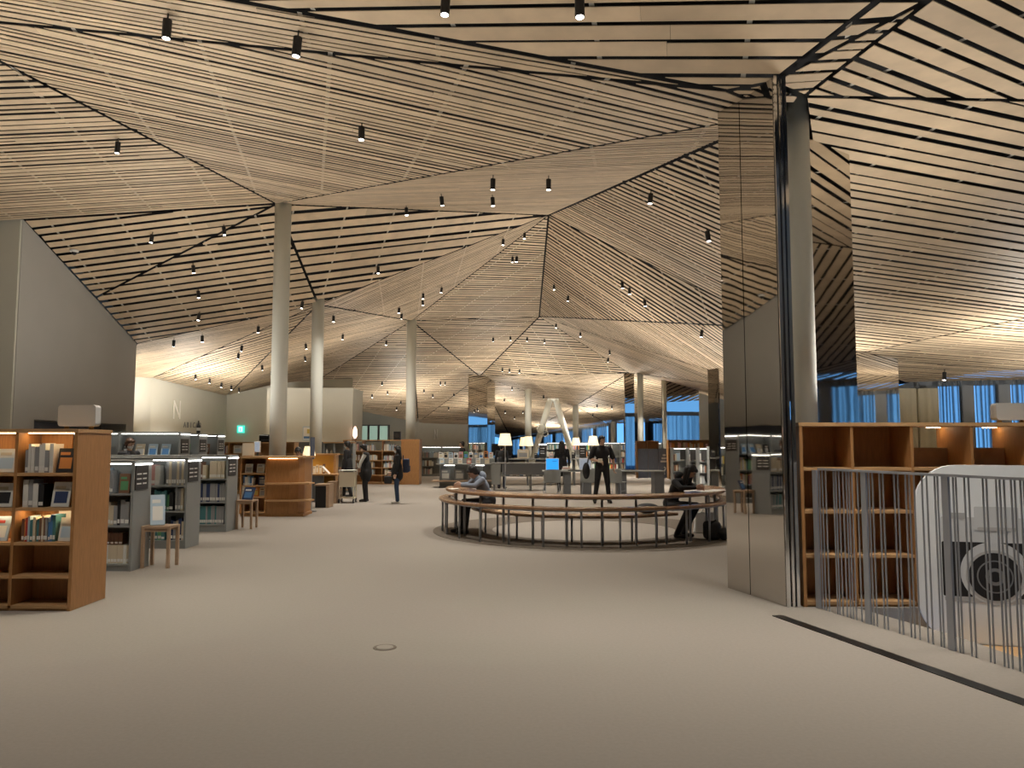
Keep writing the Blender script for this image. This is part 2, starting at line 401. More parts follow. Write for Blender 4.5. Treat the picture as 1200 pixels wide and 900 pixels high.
# far pale walls
def wall_run(name, pts, th, z0, m, parent=None):
    mb = MB()
    for (a, za), (b, zb) in zip(pts[:-1], pts[1:]):
        d = Vector((b[0]-a[0], b[1]-a[1])); nrm = Vector((-d.y, d.x)).normalized()*th
        mb.prism([a, b, (b[0]+nrm.x, b[1]+nrm.y), (a[0]+nrm.x, a[1]+nrm.y)], z0, [za, zb, zb, za])
    return struct(mb.build(name, m, parent, fix=True))
wall_run('wall_far_left', [((-14.6, 24), 5.2), ((Wb.x, Wb.y), Wb.z+.3), ((Wc.x, Wc.y), Wc.z+.3)], .2, 0, 'wall_white')
cd = P(330, 456, 36.)
wall_run('wall_far_corner', [((Wc.x, Wc.y), Wc.z+.05), ((cd.x, cd.y), cd.z+.3), ((-7.7, 37), cd.z+.6)], .2, 0, 'wall_white')
nl = P(420, 488, 56.); nr = P(575, 508, 62.)
wall_run('wall_far', [((nl.x-9, 50), 6.2), ((nl.x, 54), 5.6), ((Nn.x, 56.3), 5), ((nr.x, 66), 4.5)], .2, 0, 'wall_white')
# white meeting room hanging behind the counter
wr = thing('white_room_box', 'plain white boxed room rising behind the service counter', 'room', (0, 0, 0))
bx = P(313, 456, 33.); bx1 = P(413, 456, 33.); zb = P(400, 518, 33.).z
MB().box(bx.x, bx1.x+.02, 33, 35.2, zb, bx.z).build('room_wall', 'wall_white', wr)
MB().box(bx.x-.02, bx1.x+.04, 32.98, 35.22, bx.z, bx.z+.05).build('top_edge', 'wall_white', wr)
MB().box(bx.x+.3, bx1.x-.1, 33.25, 35.0, 0, zb).build('recessed_base', 'grey_dark', wr)
# columns
def column(px, ptop, Y, wpx, z0=0., label='', zt_=None):
    p = P(px, ptop, Y); r = wpx/2*Y/FPX
    o = MB().lathe([(r*1.0, z0), (r, p.z+.25)], n=28).build('column', 'column_paint', smooth=False); o.location = (p.x, p.y, 0)
    for pol in o.data.polygons: pol.use_smooth = len(pol.vertices) == 4
    return tag(o, label, 'column', 'round painted steel columns')
column(332, 241, 18., 19, label='thick round pale column rising out of the curved oak counter')
column(373, 360, 22.15, 14, label='round pale column beside the white boxed room')
column(482.5, 377, 32.7, 11.5, label='round pale column standing behind the long oak bookcase end')
column(934, 112, 8.75, 25, label='slim round column behind the empty oak shelving at the stair')
column(619, 461, 44., 7.5, label='round column beside the V-shaped braced props')
column(674.5, 477, 48., 7, label='round column where dark ceiling joints meet near the far windows')
column(719, 498, 56., 6.5, label='thin round column standing against the far window wall')
v = thing('braced_prop', 'V-shaped pair of leaning white props under the ceiling', 'prop', P(648, 545, 43.)*1)
v.location.z = 0
a = P(648, 470, 43.); 
for sx in (-1, 1):
    q = P(648+sx*28, 552, 43.); q.z = 0; q2 = a+Vector((sx*.16, 0, .1)); 
    MB().tube(q-v.location, q2-v.location, .17, .17, 14).build('prop_leg', 'column_paint', v, smooth=True)
MB().box(a.x-v.location.x-.3, a.x-v.location.x+.3, a.y-v.location.y-.15, a.y-v.location.y+.15, a.z+.02, a.z+.14).build('head_plate', 'column_paint', v)
lp = MB()
for cz, cx_, r in ((2.35, -.62, .26), (2.12, -.45, .16)):
    for i in range(20):
        t0, t1 = i*math.pi/10, (i+1)*math.pi/10
        lp.tube((cx_+r*math.cos(t0), -.3, cz+r*math.sin(t0)), (cx_+r*math.cos(t1), -.3, cz+r*math.sin(t1)), .035, n=6)
lp.build('ring_emblem', 'column_paint', v)
# mirror wall beside the stair
mw = thing('mirror_wall', 'tall mirror polished steel partition beside the stair railing', 'wall', (0, 0, 0), kind='structure')
A1 = PZ(921, 711); A0 = A1+Vector((-.285, .958, 0))*1.0
d = (A1-A0); d.normalize(); nrm = Vector((d.y, -d.x, 0)); nrm = -nrm if nrm.x < 0 else nrm   # pointing away from viewer side (+x)
def mirror_panel(p0, p1, zb0, zt0, zt1, m, parent, th=.05):
    return MB().prism([(p0.x, p0.y), (p1.x, p1.y), (p1.x+nrm.x*th, p1.y+nrm.y*th), (p0.x+nrm.x*th, p0.y+nrm.y*th)], zb0, [zt0, zt1, zt1, zt0]).build('steel_panel', m, parent, fix=True)
mid = A0+(A1-A0)*.42
z0_, z1_ = P(836, 128, A0.y).z, P(903, 92, A1.y).z
zm = z0_+(z1_-z0_)*.42
mirror_panel(A0, mid-d*.006, 0.002, z0_, zm, 'mirror_steel', mw); mirror_panel(mid+d*.006, A1, 0.002, zm, z1_, 'mirror_steel', mw)
for k, (off, w) in enumerate(((.012, .03), (.05, .022), (.085, .03))):
    c = A1+d*.02+nrm*(off)-d*.0+Vector((off*.3, 0, 0))
    MB().box(c.x-w/2, c.x+w/2, c.y-.02-k*.01, c.y+.02-k*.01, 0.002, z1_+.02).build('edge_trim', 'chrome', mw)
MB().prism([(A0.x+nrm.x*.06, A0.y+nrm.y*.06), (A1.x+nrm.x*.06, A1.y+nrm.y*.06), (A1.x+nrm.x*.1, A1.y+nrm.y*.1), (A0.x+nrm.x*.1, A0.y+nrm.y*.1)], 0.002, [z0_, z1_, z1_, z0_]).build('core', 'grey_dark', mw, fix=True)
# further mirror piers
def pier(pts, zb_, zt_, m='mirror_far', label=''):
    t = thing('mirror_pier', label, 'pier', (pts[0].x, pts[0].y, 0))
    for a, b in zip(pts[:-1], pts[1:]):
        a2 = a-t.location; b2 = b-t.location; dd = (b2-a2); dd.z = 0; dd.normalize(); nn = Vector((-dd.y, dd.x, 0))*.04
        za = (ceil_z(a.x, a.y) or zt_)+.08 if zt_ is None or True else zt_
        za = zt_ if zt_ else za
        MB().prism([(a2.x, a2.y), (b2.x, b2.y), (b2.x+nn.x, b2.y+nn.y), (a2.x+nn.x, a2.y+nn.y)], zb_, za).build('steel_panel', m, t, fix=True)
    return t
def G(px, Y): p = P(px, 520, Y); p.z = 0; return p
pier([G(549, 43.0), G(571, 44.6), G(580, 46)], 0, P(560, 440, 44.).z, label='polished steel pier at the low point of the slatted ceiling')
pier([G(945, 9.0), G(1007, 9.5)], 0, P(1003, 141, 9.4).z, label='tall polished steel panel standing behind the round slim column')
pier([G(1002, 20.1), G(1056, 21)], 0, P(1040, 412, 20.6).z, label='polished steel panel by the curtained windows')
pier([G(733, 36), G(744, 36.4)], 0, P(740, 437, 36.).z, label='narrow polished steel pier beside the propped lobby opening')
pier([G(776, 36.7), G(782, 36.4), G(820, 37.6)], 0, P(790, 424, 36.6).z, label='wide polished steel pier above the low bookcases')
pier([G(831, 22), G(843, 21.4)], 0, P(836, 432, 21.6).z, label='slender brushed steel pier behind the mirror partition')
column(750, 440, 36.8, 7, label='grey round column between polished steel piers')
struct(MB().box(G(818, 40).x, G(835, 40).x+3, 40, 40.2, 0, 4.2).build('wall_far_right', 'wall_white'))
# window walls: glass, mullions, sheer curtains
mat('glass_pane', (1, 1, 1), 0.02)
_nt = MAT['glass_pane'].node_tree; _b = _nt.nodes['Principled BSDF']; _b.inputs['Transmission Weight'].default_value = 1; _b.inputs['IOR'].default_value = 1.02
m = bpy.data.materials.new('sheer_curtain'); m.use_nodes = True; MAT['sheer_curtain'] = m
nt = m.node_tree; nt.nodes.clear(); out = nt.nodes.new('ShaderNodeOutputMaterial'); mx = nt.nodes.new('ShaderNodeMixShader'); tr = nt.nodes.new('ShaderNodeBsdfTransparent'); tl = nt.nodes.new('ShaderNodeBsdfTranslucent')
tl.inputs[0].default_value = (.8, .85, .9, 1); 
_w = nt.nodes.new('ShaderNodeTexWave'); _w.inputs['Scale'].default_value = 2.2; _w.inputs['Distortion'].default_value = 3.5; _w.inputs['Detail'].default_value = 2
_t = nt.nodes.new('ShaderNodeTexCoord'); _mp = nt.nodes.new('ShaderNodeMapping'); _mp.inputs['Scale'].default_value = (1.5, 1.5, .06); nt.links.new(_t.outputs['Object'], _mp.inputs[0]); nt.links.new(_mp.outputs[0], _w.inputs['Vector'])
_mr = nt.nodes.new('ShaderNodeMapRange'); _mr.inputs[3].default_value = .35; _mr.inputs[4].default_value = .92; nt.links.new(_w.outputs['Fac'], _mr.inputs[0]); nt.links.new(_mr.outputs[0], mx.inputs[0])
nt.links.new(tr.outputs[0], mx.inputs[1]); nt.links.new(tl.outputs[0], mx.inputs[2]); nt.links.new(mx.outputs[0], out.inputs[0])
mat('frame_grey', (.34, .38, .43), .5)
mat('curtain_cream', (.72, .68, .52), .8)
wn = 0
def window_wall(name, a, b, za, zb_, n, sill=.0, frame_w=.55, curtain=True):
    """a->b in plan, head heights za, zb_"""
    global wn
    w = thing(name, 'curtained dusk-blue window bays between grey posts', 'window', kind='structure')
    a = Vector((a[0], a[1], 0)); b = Vector((b[0], b[1], 0)); D = b-a; L = D.length; D.normalize(); nn = Vector((-D.y, D.x, 0))
    for i in range(n+1):
        c = a+D*(L*i/n); zz = za+(zb_-za)*i/n
        p0, p1 = c-D*frame_w/2, c+D*frame_w/2
        MB().prism([(p0.x, p0.y), (p1.x, p1.y), (p1.x+nn.x*.3, p1.y+nn.y*.3), (p0.x+nn.x*.3, p0.y+nn.y*.3)], 0, zz+.1).build('post', 'frame_grey', w, fix=True)
    for i in range(n):
        p0 = a+D*(L*i/n+frame_w/2); p1 = a+D*(L*(i+1)/n-frame_w/2); z0 = za+(zb_-za)*i/n+.1; z1 = za+(zb_-za)*(i+1)/n+.1
        off = nn*.2
        MB().add([p0+off+Vector((0, 0, sill)), p1+off+Vector((0, 0, sill)), p1+off+Vector((0, 0, z1)), p0+off+Vector((0, 0, z0))], [(0, 1, 2, 3)]).build('pane', 'glass_pane', w)
        if curtain:
            cm = MB(); W = (p1-p0).length; k = max(8, int(W/.08)); vs_ = []
            for j in range(k+1):
                q = p0+D*(W*j/k)-nn*.1+nn*(.05*math.sin(j*1.9)+.03*math.sin(j*.7+i)); zz = z0+(z1-z0)*j/k
                vs_ += [(q.x, q.y, .03), (q.x, q.y, zz-.05)]
            cm.add(vs_, [(2*j, 2*j+2, 2*j+3, 2*j+1) for j in range(k)]); cm.build('curtain', 'sheer_curtain', w, smooth=True)
    MB().prism([(a.x, a.y), (b.x, b.y), (b.x+nn.x*.3, b.y+nn.y*.3), (a.x+nn.x*.3, a.y+nn.y*.3)], [za-.12, zb_-.12, zb_-.12, za-.12], [za+.1, zb_+.1, zb_+.1, za+.1]).build('head_beam', 'frame_grey', w, fix=True)
    return w
ra, rb = P(1092, 448, 24.3), P(1310, 443, 23.)
window_wall('window_1', (ra.x, ra.y), (rb.x, rb.y), ra.z, rb.z, 5, frame_w=.34)
window_wall('window_2', (rb.x, rb.y), (18.6, -8), rb.z, 3.2, 18, frame_w=.4)
window_wall('window_3', (Q0.x-1.2, Q0.y), (Q1.x, Q1.y), Q0.z, Q1.z, 9, frame_w=.10)
q2 = P(760, 488, 66.)
window_wall('window_4', (Q1.x+.6, Q1.y), (q2.x, q2.y), Q1.z+.3, q2.z+.5, 3, frame_w=.3, curtain=False)
window_wall('window_5', (ra.x, ra.y+.3), (18.5, 50), ra.z, 3.0, 6)
window_wall('window_6', (q2.x, q2.y), (18.5, 50), 3.4, 3.0, 3)
# gathered cream curtain beside the window
gc = MB(); c = P(1073, 460, 24.)
for k in range(2):
    vs_ = []; K = 40
    for i in range(K):
        t = 2*math.pi*i/K; r = .34*(1+.10*math.sin(7*t+k)); vs_.append((c.x+(k-.5)*.7+r*math.cos(t), c.y+.6*r*math.sin(t)))
    gc.prism(vs_, 0.01, c.z+.12)
tag(gc.build('gathered_curtain', 'curtain_cream', fix=True), 'cream curtain gathered into thick folds beside the blue windows', 'curtain')
# carpet disc under the ring bench, drain slot, floor socket
RC = (1.3, 14.1)
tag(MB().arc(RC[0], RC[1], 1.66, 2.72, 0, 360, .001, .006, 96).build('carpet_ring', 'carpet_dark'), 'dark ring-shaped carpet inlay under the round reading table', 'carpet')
p0, p1 = PZ(905, 722), PZ(1215, 833); dd = (p1-p0).normalized(); ww = Vector((-dd.y, dd.x, 0))*.11
MB().prism([(p0.x, p0.y), (p1.x, p1.y), (p1.x+ww.x, p1.y+ww.y), (p0.x+ww.x*.9, p0.y+ww.y*.9)], .001, .006).build('floor_slot', 'drain_black', floor, fix=True)
fs = thing('floor_socket', 'small round floor outlet cover set in the carpet', 'outlet', PZ(451, 759))
MB().lathe([(.09, 0.0005), (.088, .004)], n=24).build('cover', 'carpet_dark', fs); MB().lathe([(.065, .004), (.063, .007)], n=24).build('lid', 'carpet', fs)
# stair opening below floor level
sw = thing('stair_well', 'dark timber-lined stair opening beyond the railing', 'stairwell', kind='structure')
MB().box(3.2, 6.4, 7.43, 7.6, -3.2, -.02).build('oak_lining', 'oak', sw)
MB().box(6.2, 6.3, 4.3, 7.43, -3.2, -.26).build('well_side', 'grey_dark', sw)
MB().box(3.0, 6.3, 4.2, 7.5, -3.3, -3.2).build('well_floor', 'carpet_dark', sw)
MB().box(3.0, 6.3, 4.2, 4.35, -3.2, -.26).build('well_end', 'grey_dark', sw)
for i in range(4):
    MB().box(3.62+i*.06, 6.1, 6.35-i*.32, 7.3-i*.32, -.52-i*.17, -.35-i*.17).build('step', 'oak_light', sw)
# ---------------------------------------------------------------- books
BC = {'white': (.72, .72, .68), 'cream': (.62, .54, .40), 'grey': (.30, .31, .32), 'black': (.02, .02, .022), 'navy': (.03, .05, .13), 'blue': (.08, .22, .48), 'red': (.45, .06, .05),
      'orange': (.62, .24, .06), 'green': (.10, .30, .14), 'teal': (.06, .20, .22), 'brown': (.20, .10, .06), 'pink': (.62, .34, .32), 'yellow': (.65, .52, .12), 'pale blue': (.42, .55, .66)}
for k, c in BC.items(): mat('book_'+k.replace(' ', '_'), c, .55)
BMAT = ['book_'+k.replace(' ', '_') for k in BC]; BIDX = {k: i for i, k in enumerate(BC)}
mat('page_block', (.70, .66, .55), .8)
def book_geo(mb, ci, pi, sticker=None):
    mb.box(0, .10, 0, 1, 0, 1, ci).box(.90, 1, 0, 1, 0, 1, ci).box(.10, .90, 0, .05, 0, 1, ci).box(.10, .90, .05, .96, .02, .98, pi)
    if sticker is not None: mb.box(.08, .92, -.004, 0, .08, .24, sticker)
    return mb
BMESH = {k: book_geo(MB(), 0, 1, 2).mesh('book', ['book_'+k.replace(' ', '_'), 'page_block', 'paper_white']) for k in BC}
STUFF = MB(); NB = [0]
PAL_MIX = ['white']*5+['cream']*3+['grey']*2+['black']*2+['navy', 'blue', 'red', 'orange', 'green', 'pink', 'yellow', 'pale blue', 'brown', 'teal']
PAL_GREY = ['grey']*5+['white']*2+['black', 'navy', 'teal', 'cream', 'pale blue']
PAL_TEAL = ['teal']*4+['green', 'grey', 'navy', 'black']
PAL_CREAM = ['cream']*5+['white']*3+['brown']
def book(col, x, y, z, w, d, h, label=None, group=None, tilt=0.):
    if NB[0] < 292 and label:
        NB[0] += 1
        o = link('book', BMESH[col]); o.location = (x, y, z); o.scale = (w, d, h); o.rotation_euler = (0, tilt, 0)
        tag(o, label, 'book', group)
    else:
        t = MB(); i = BIDX[col]; t.box(0, 1, 0, 1, 0, 1, i)
        STUFF.add([(x+a*w, y+b*d, z+c*h) for a, b, c in t.v], t.f, i)
def book_row(x0, x1, yf, z, hmax, pal, rng, where=None, fill=1., tw=(.018, .04), group=None, d=.17, hr=(.68, .95)):
    x = x0+.006; out = []
    while x < x0+(x1-x0)*fill-.03:
        c = rng.choice(pal); w = rng.uniform(*tw); h = hmax*rng.uniform(*hr)
        if x+w > x1-.004: break
        out.append((c, x, yf+rng.uniform(0, .02), w, d*rng.uniform(.85, 1), h))
        x += w+rng.uniform(.0012, .003)
    mw_ = sorted(o[3] for o in out)[len(out)//2] if out else 0
    for i, (c, bx__, y, w, dd, h) in enumerate(out):
        if where:
            sz = 'thin' if w < mw_*.92 else 'thick' if w > mw_*1.08 else ''
            l_ = out[i-1][0] if i else None; r_ = out[i+1][0] if i+1 < len(out) else None
            nb = f'between {l_} and {r_}' if l_ and r_ else f'ending row beside {l_}' if l_ else f'starting row beside {r_}' if r_ else 'alone'
            book(c, bx__, y, z+.001, w, dd, h, f'{sz} {c} book {nb} {where}'.strip(), group)
        else: book(c, bx__, y, z+.001, w, dd, h)
    return x
def cover_book(x, y, z, w, h, cols, label, lean=.22, rz=0., name='display_book', cat='book', th=.018, group=None):
    """book shown face out: cover, printed blocks, pages; cols = (cover, block, title)"""
    t = thing(name, label, cat, (x, y, z+.002), rz, group)
    R = Matrix.Rotation(-lean, 4, 'X')
    def part(nm, b, m):
        mb = MB().box(*b); mb.v = [tuple(R @ Vector(p)) for p in mb.v]; mb.build(nm, m, t)
    z0 = th*math.sin(lean)
    part('cover', (-w/2, w/2, 0, th, z0, h), 'book_'+cols[0]); part('picture', (-w*.36, w*.36, -.0015, 0, h*.16, h*.62), 'book_'+cols[1]); part('title', (-w*.38, w*.2, -.0015, 0, h*.72, h*.84), 'book_'+cols[2])
    return t
def easel_strut(t): pass

# ---------------------------------------------------------------- bookcases
def bookcase(name, label, x0, x1, y0, dep, H, levels, divs, m, mtop=None, bt=.028, back=None, plinth=True, strip=None, group=None, noback=(), strips=()):
    """carcass facing -y. levels = heights of board tops; divs = inner divider x"""
    cx, cy = (x0+x1)/2, y0+dep/2
    t = thing(name, label, 'bookcase', (cx, cy, 0), 0, group)
    X0, X1, D = x0-cx, x1-cx, dep/2
    pt = .032
    MB().box(X0, X0+pt, -D, D, .001, H-.035).build('side_panel', m, t); MB().box(X1-pt, X1, -D, D, .001, H-.035).build('side_panel', m, t)
    MB().box(X0-.006, X1+.006, -D-.006, D+.006, H-.035, H).build('top_board', mtop or m, t)
    xs = [X0+pt]+[d-cx for d in sorted(divs)]+[X1-pt]
    for d in xs[1:-1]: MB().box(d-.014, d+.014, -D+.004, D-.004, .05, H-.036).build('divider', m, t)
    if plinth: MB().box(X0+pt, X1-pt, -D+.02, D-.02, .001, levels[0]-bt).build('plinth', m, t)
    ym = 0.02 if back is None else back
    for i, (a, b) in enumerate(zip(xs[:-1], xs[1:])):
        a += .0 if i == 0 else .0145; b -= .0 if i == len(xs)-2 else .0145
        for j, z in enumerate(levels): MB().box(a, b, -D+.006, D-.006, z-bt, z).build('shelf_board', mtop or m, t)
        for j, z in enumerate(levels):
            zt_ = (levels[j+1]-bt if j+1 < len(levels) else H-.036)
            if (i, j) in noback: continue
            MB().box(a, b, ym, ym+.012, z, zt_).build('back_panel', m, t)
        for j in strips:
            zt_ = (levels[j+1]-bt if j+1 < len(levels) else H-.036)
            (MB().box(a+.03, b-.03, -D+.03, -D+.05, zt_-.012, zt_-.001) if strip else MB().box(a+.03, b-.03, -D+.10, -D+.13, zt_-.005, zt_-.001)).build('light_strip', strip or 'strip_warm', t)
    return t
rb_ = random.Random(3)
# --- oak bookcase with lit rows
OX = [-4.10-.575*i for i in range(5)]
LV = [.05, .325, .63, .95, 1.275]
bookcase('oak_bookcase', 'tall oak bookcase holding lit rows of paperbacks and face-out covers', OX[4], OX[0], 7.27, .61, 1.69, LV, OX[1:4], 'oak', 'oak_light', noback=((3, 4),), strips=(4, 2))
MB().box(OX[1]+.03, OX[1]+.34, 7.6, 7.612, 1.276, 1.65).build('half_back_panel', 'oak', bpy.data.objects['oak_bookcase']).matrix_parent_inverse = Matrix.Translation((-(OX[4]+OX[0])/2, -(7.27+.305), 0))
def lab(k, case): return f'on {k} shelf of {case}'
g = 'paperbacks in the lit oak bookcase'
a, b = OX[1]+.04, OX[0]-.04
book_row(a, a+.315, 7.32, 1.275, .30, ['black', 'grey', 'pale blue', 'white', 'white', 'cream'], rb_, lab('top', 'lit oak bookcase'), 1, (.022, .04), g)
book_row(a+.14, b, 7.64, 1.275, .36, ['pink', 'white', 'cream'], rb_, 'at the rear of lit oak bookcase', 1, (.03, .05), g, hr=(.9, 1))
cover_book(b-.11, 7.33, 1.275, .16, .235, ('black', 'orange', 'orange'), 'black and orange cover propped face out on lit oak bookcase')
book_row(a, a+.23, 7.32, .95, .28, ['grey', 'white', 'white', 'black'], rb_, lab('second', 'lit oak bookcase'), 1, (.03, .05), g)
cover_book(b-.14, 7.33, .95, .17, .24, ('white', 'navy', 'cream'), 'white magazine with dark photo grid face out on oak bookcase')
book_row(a, a+.36, 7.32, .63, .25, PAL_MIX, rb_, lab('third', 'lit oak bookcase'), 1, (.014, .03), g, hr=(.72, 1))
cover_book(a+.30, 7.51, .63, .12, .275, ('white', 'cream', 'white'), 'blank white slip case standing behind third-row paperbacks', lean=.05)
cover_book(b-.075, 7.33, .63, .135, .225, ('white', 'pale_blue', 'white'), 'white booklet with small blue picture face out on oak bookcase')
a, b = OX[2]+.04, OX[1]-.04
book_row(a, b, 7.62, 1.275, .30, ['brown', 'grey', 'brown'], rb_, 'at the rear of lit oak bookcase', 1, (.03, .05), g)
cover_book(b-.10, 7.33, 1.275, .18, .23, ('white', 'pale_blue', 'cream'), 'pale blue line-drawing cover face out beside oak divider')
cover_book(b-.12, 7.33, .95, .20, .23, ('white', 'black', 'cream'), 'white cover with black square face out beside oak divider')
cover_book(b-.14, 7.33, .63, .18, .24, ('pale_blue', 'white', 'red'), 'blue sky photo cover face out beside oak divider', lean=.3)
book_row(a, a+.25, 7.32, .95, .28, PAL_MIX, rb_, lab('second', 'lit oak bookcase'), 1, (.02, .04), g)
# silver uplighter on top
def uplighter(x, y, z, label, w=.37, h=.21):
    t = thing('uplight_panel', label, 'light', (x, y, z+.001))
    mb = MB(); pts = []
    for cx_, cz, a0 in ((w/2-.03, .03+.03, -90), (w/2-.03, h, 0), (-w/2+.03, h, 90), (-w/2+.03, .03+.03, 180)):
        for i in range(6):
            q = math.radians(a0+18*i); pts.append((cx_+.03*math.cos(q), cz+.03*math.sin(q)))
    n = len(pts); mb.add([(p[0], -.05, p[1]) for p in pts]+[(p[0], .05, p[1]) for p in pts], [tuple(range(n)), tuple(range(n, 2*n))[::-1]]+[(i, n+i, n+(i+1) % n, (i+1) % n) for i in range(n)])
    mb.build('housing', 'silver', t, fix=True)
    for sx in (-1, 1): MB().lathe([(.02, 0), (.024, .012), (.018, .03)], (sx*w*.33, 0, 0), 12).build('foot', 'brass', t)
    return t
mat('silver', (.55, .56, .55), .4); mat('brass', (.45, .28, .12), .35, metal=.7)
uplighter(-4.29, 7.62, 1.69, 'silver rounded uplight box on short feet atop oak bookcase')
# --- grey shelving range with strip lights and end plaques
def plaque(parent, x, y, z, w, h, n=3):
    s = MB().box(x, x+.012, y, y+w, z, z+h).build('end_plaque', 'grey_plaque', parent)
    for i in range(n):
        MB().box(x+.012, x+.0135, y+.03, y+w*.45, z+h*(.62-.2*i), z+h*(.68-.2*i)).build('plaque_text', 'paper_white', s)
        MB().box(x+.012, x+.0135, y+w*.55, y+w*.85, z+h*(.62-.2*i), z+h*(.68-.2*i)).build('plaque_text', 'paper_white', s)
mat('grey_plaque', (.035, .033, .032), .5)
def grey_shelf(label, xe, y0, dep, H, levels, length, divs=0, pz=.98):
    x0 = xe-length
    t = bookcase('grey_bookshelf', label, x0, xe, y0, dep, H, levels, [x0+length*(i+1)/(divs+1) for i in range(divs)], 'grey_paint', strip='strip_glow', strips=(len(levels)-1,), bt=.022, group='grey steel bookshelves')
    plaque(t, length/2, -dep/2+.02, pz, dep*.72, .30)
    MB().box(length/2, length/2+.02, -dep/2+.02, dep/2-.02, H-.06, H-.045).build('end_light', 'strip_glow', t)
    return t
grey_shelf('grey steel bookshelf with green-lettered book beside the plain stool table', -4.64, 9.49, .46, 1.345, [.09, .55, .94], 3.0, 2)
grey_shelf('grey steel bookshelf of white yearbooks behind the stool table board', -4.84, 11.52, .5, 1.345, [.12, .55, .93], 2.8, 1)
grey_shelf('grey steel bookshelf of uniform series volumes next to the oak counter', -5.04, 13.7, .5, 1.345, [.13, .52, .93], 2.6, 1)
g = 'volumes on the grey bookshelves'
xe = -4.64; w1 = 'the grey bookshelf with stool table'
book_row(xe-.95, xe-.24, 9.54, .94, .33, PAL_GREY, rb_, 'in top grey row by oak bookcase', 1, (.025, .05), g)
cover_book(xe-.14, 9.53, .94, .13, .24, ('brown', 'green', 'green'), 'dark cover with bright green panel on grey bookshelf', lean=.1)
book_row(xe-.95, xe-.04, 9.54, .55, .33, ['cream', 'grey', 'white', 'grey', 'black'], rb_, 'in middle grey row by oak bookcase', 1, (.03, .055), g)
book_row(xe-.95, xe-.04, 9.535, .09, .22, PAL_CREAM, rb_, 'in bottom grey row by oak bookcase', 1, (.03, .045), g, hr=(.97, 1))
for i in range(9): book('brown', xe-.62+i*.052, 9.58, .312, .045, .13, .14, 'reddish brown volume in a raised second row on grey bookshelf', g)
xe = -4.84
book_row(xe-.66, xe-.36, 11.57, .93, .31, ['white', 'pink'], rb_, 'in top row behind stool table', 1, (.05, .09), g, hr=(.9, 1)); book_row(xe-.35, xe-.04, 11.57, .93, .36, ['cream', 'white', 'grey'], rb_, 'in top row behind stool table', 1, (.03, .04), g, hr=(.97, 1))
book_row(xe-.66, xe-.2, 11.57, .55, .33, PAL_TEAL, rb_, 'in middle row behind stool table', 1, (.03, .06), g); book_row(xe-.2, xe-.04, 11.57, .55, .35, ['cream', 'grey'], rb_, 'in middle row behind stool table', 1, (.03, .04), g, hr=(.95, 1))
book_row(xe-.66, xe-.3, 11.57, .12, .28, PAL_TEAL, rb_, 'in bottom row behind stool table', 1, (.04, .06), g); book_row(xe-.29, xe-.04, 11.57, .12, .36, ['grey', 'navy', 'cream', 'black'], rb_, 'in bottom row behind stool table', 1, (.03, .05), g)
xe = -5.04
book_row(xe-.6, xe-.36, 13.75, .93, .33, ['white', 'cream', 'brown'], rb_, 'on top row of grey shelf by counter', 1, (.03, .06), g); book_row(xe-.35, xe-.04, 13.75, .93, .31, ['cream'], rb_, 'on top row of grey shelf by counter', 1, (.03, .035), g, hr=(.97, 1))
book_row(xe-.6, xe-.04, 13.75, .52, .33, ['grey', 'navy', 'grey'], rb_, 'on middle row of grey shelf by counter', 1, (.028, .036), g, hr=(.97, 1))
book_row(xe-.6, xe-.04, 13.75, .13, .32, ['grey', 'teal', 'grey'], rb_, 'on bottom row of grey shelf by counter', 1, (.026, .034), g, hr=(.97, 1))
# --- tall grey shelves beyond (only their lit heads show over the range)
for lab_, px, y0, seed in (('tall grey bookshelf with lit head holding face-out magazines beyond the shelving range', 211, 16.2, 1), ('tall grey bookshelf with poster board and wine bottle above it', 233, 18.2, 2), ('tall grey bookshelf with black board next to low oak shelving', 255, 20.4, 3)):
    xe = P(px, 520, y0).x
    t = bookcase('grey_bookshelf', lab_, xe-2.6, xe, y0, .5, 1.80, [.12, .5, .88, 1.28], [xe-1.3], 'grey_paint', strip='strip_glow', strips=(3,), bt=.022, group='grey steel bookshelves')
    plaque(t, 1.3, -.2, 1.35, .36, .3); MB().box(1.3, 1.32, -.22, .22, 1.74, 1.755).build('end_light', 'strip_glow', t)
    r = random.Random(seed)
    x = xe-1.25
    while x < xe-.2:
        c = r.choice(['white', 'black', 'cream', 'pale_blue', 'brown', 'green', 'pink']); cover_book(x+.1, y0+.06, 1.28, .19, .27, (c, r.choice(['grey', 'black', 'cream', 'blue']), 'white'), f'{c.replace("_", " ")} magazine face out in the lit head of a tall grey bookshelf', group='magazines in the tall grey bookshelves'); x += .27
    for z in (.88, .5): book_row(xe-1.25, xe-.04, y0+.05, z, .32, PAL_MIX, r)

# --- empty oak shelving at the stair
RX = [2.78, 3.29, 3.87, 4.45, 5.03, 5.62]; RL = [.05, .49, .91, 1.32]
rs = bookcase('oak_bookcase', 'long empty oak bookcase behind the stair railing', RX[0], RX[-1], 7.45, .60, 1.755, RL, RX[1:-1], 'oak', 'oak_light', back=.10, noback=((2, 3), (3, 3), (4, 3)))
ox, oy = (RX[0]+RX[-1])/2, 7.75
for i in (2, 3, 4):
    a, b = RX[i]-ox+.015, RX[i+1]-ox-.015
    MB().box(a, b, .10, .28, 1.321, 1.51).build('low_box', 'stool_wood', rs)
    MB().box(b-.16, b-.03, .16, .19, 1.712, 1.718).build('light_strip', 'strip_warm', rs)
uplighter(RX[4]-.02, 7.72, 1.755, 'silver rounded uplight box atop the empty oak shelving', .34, .17)
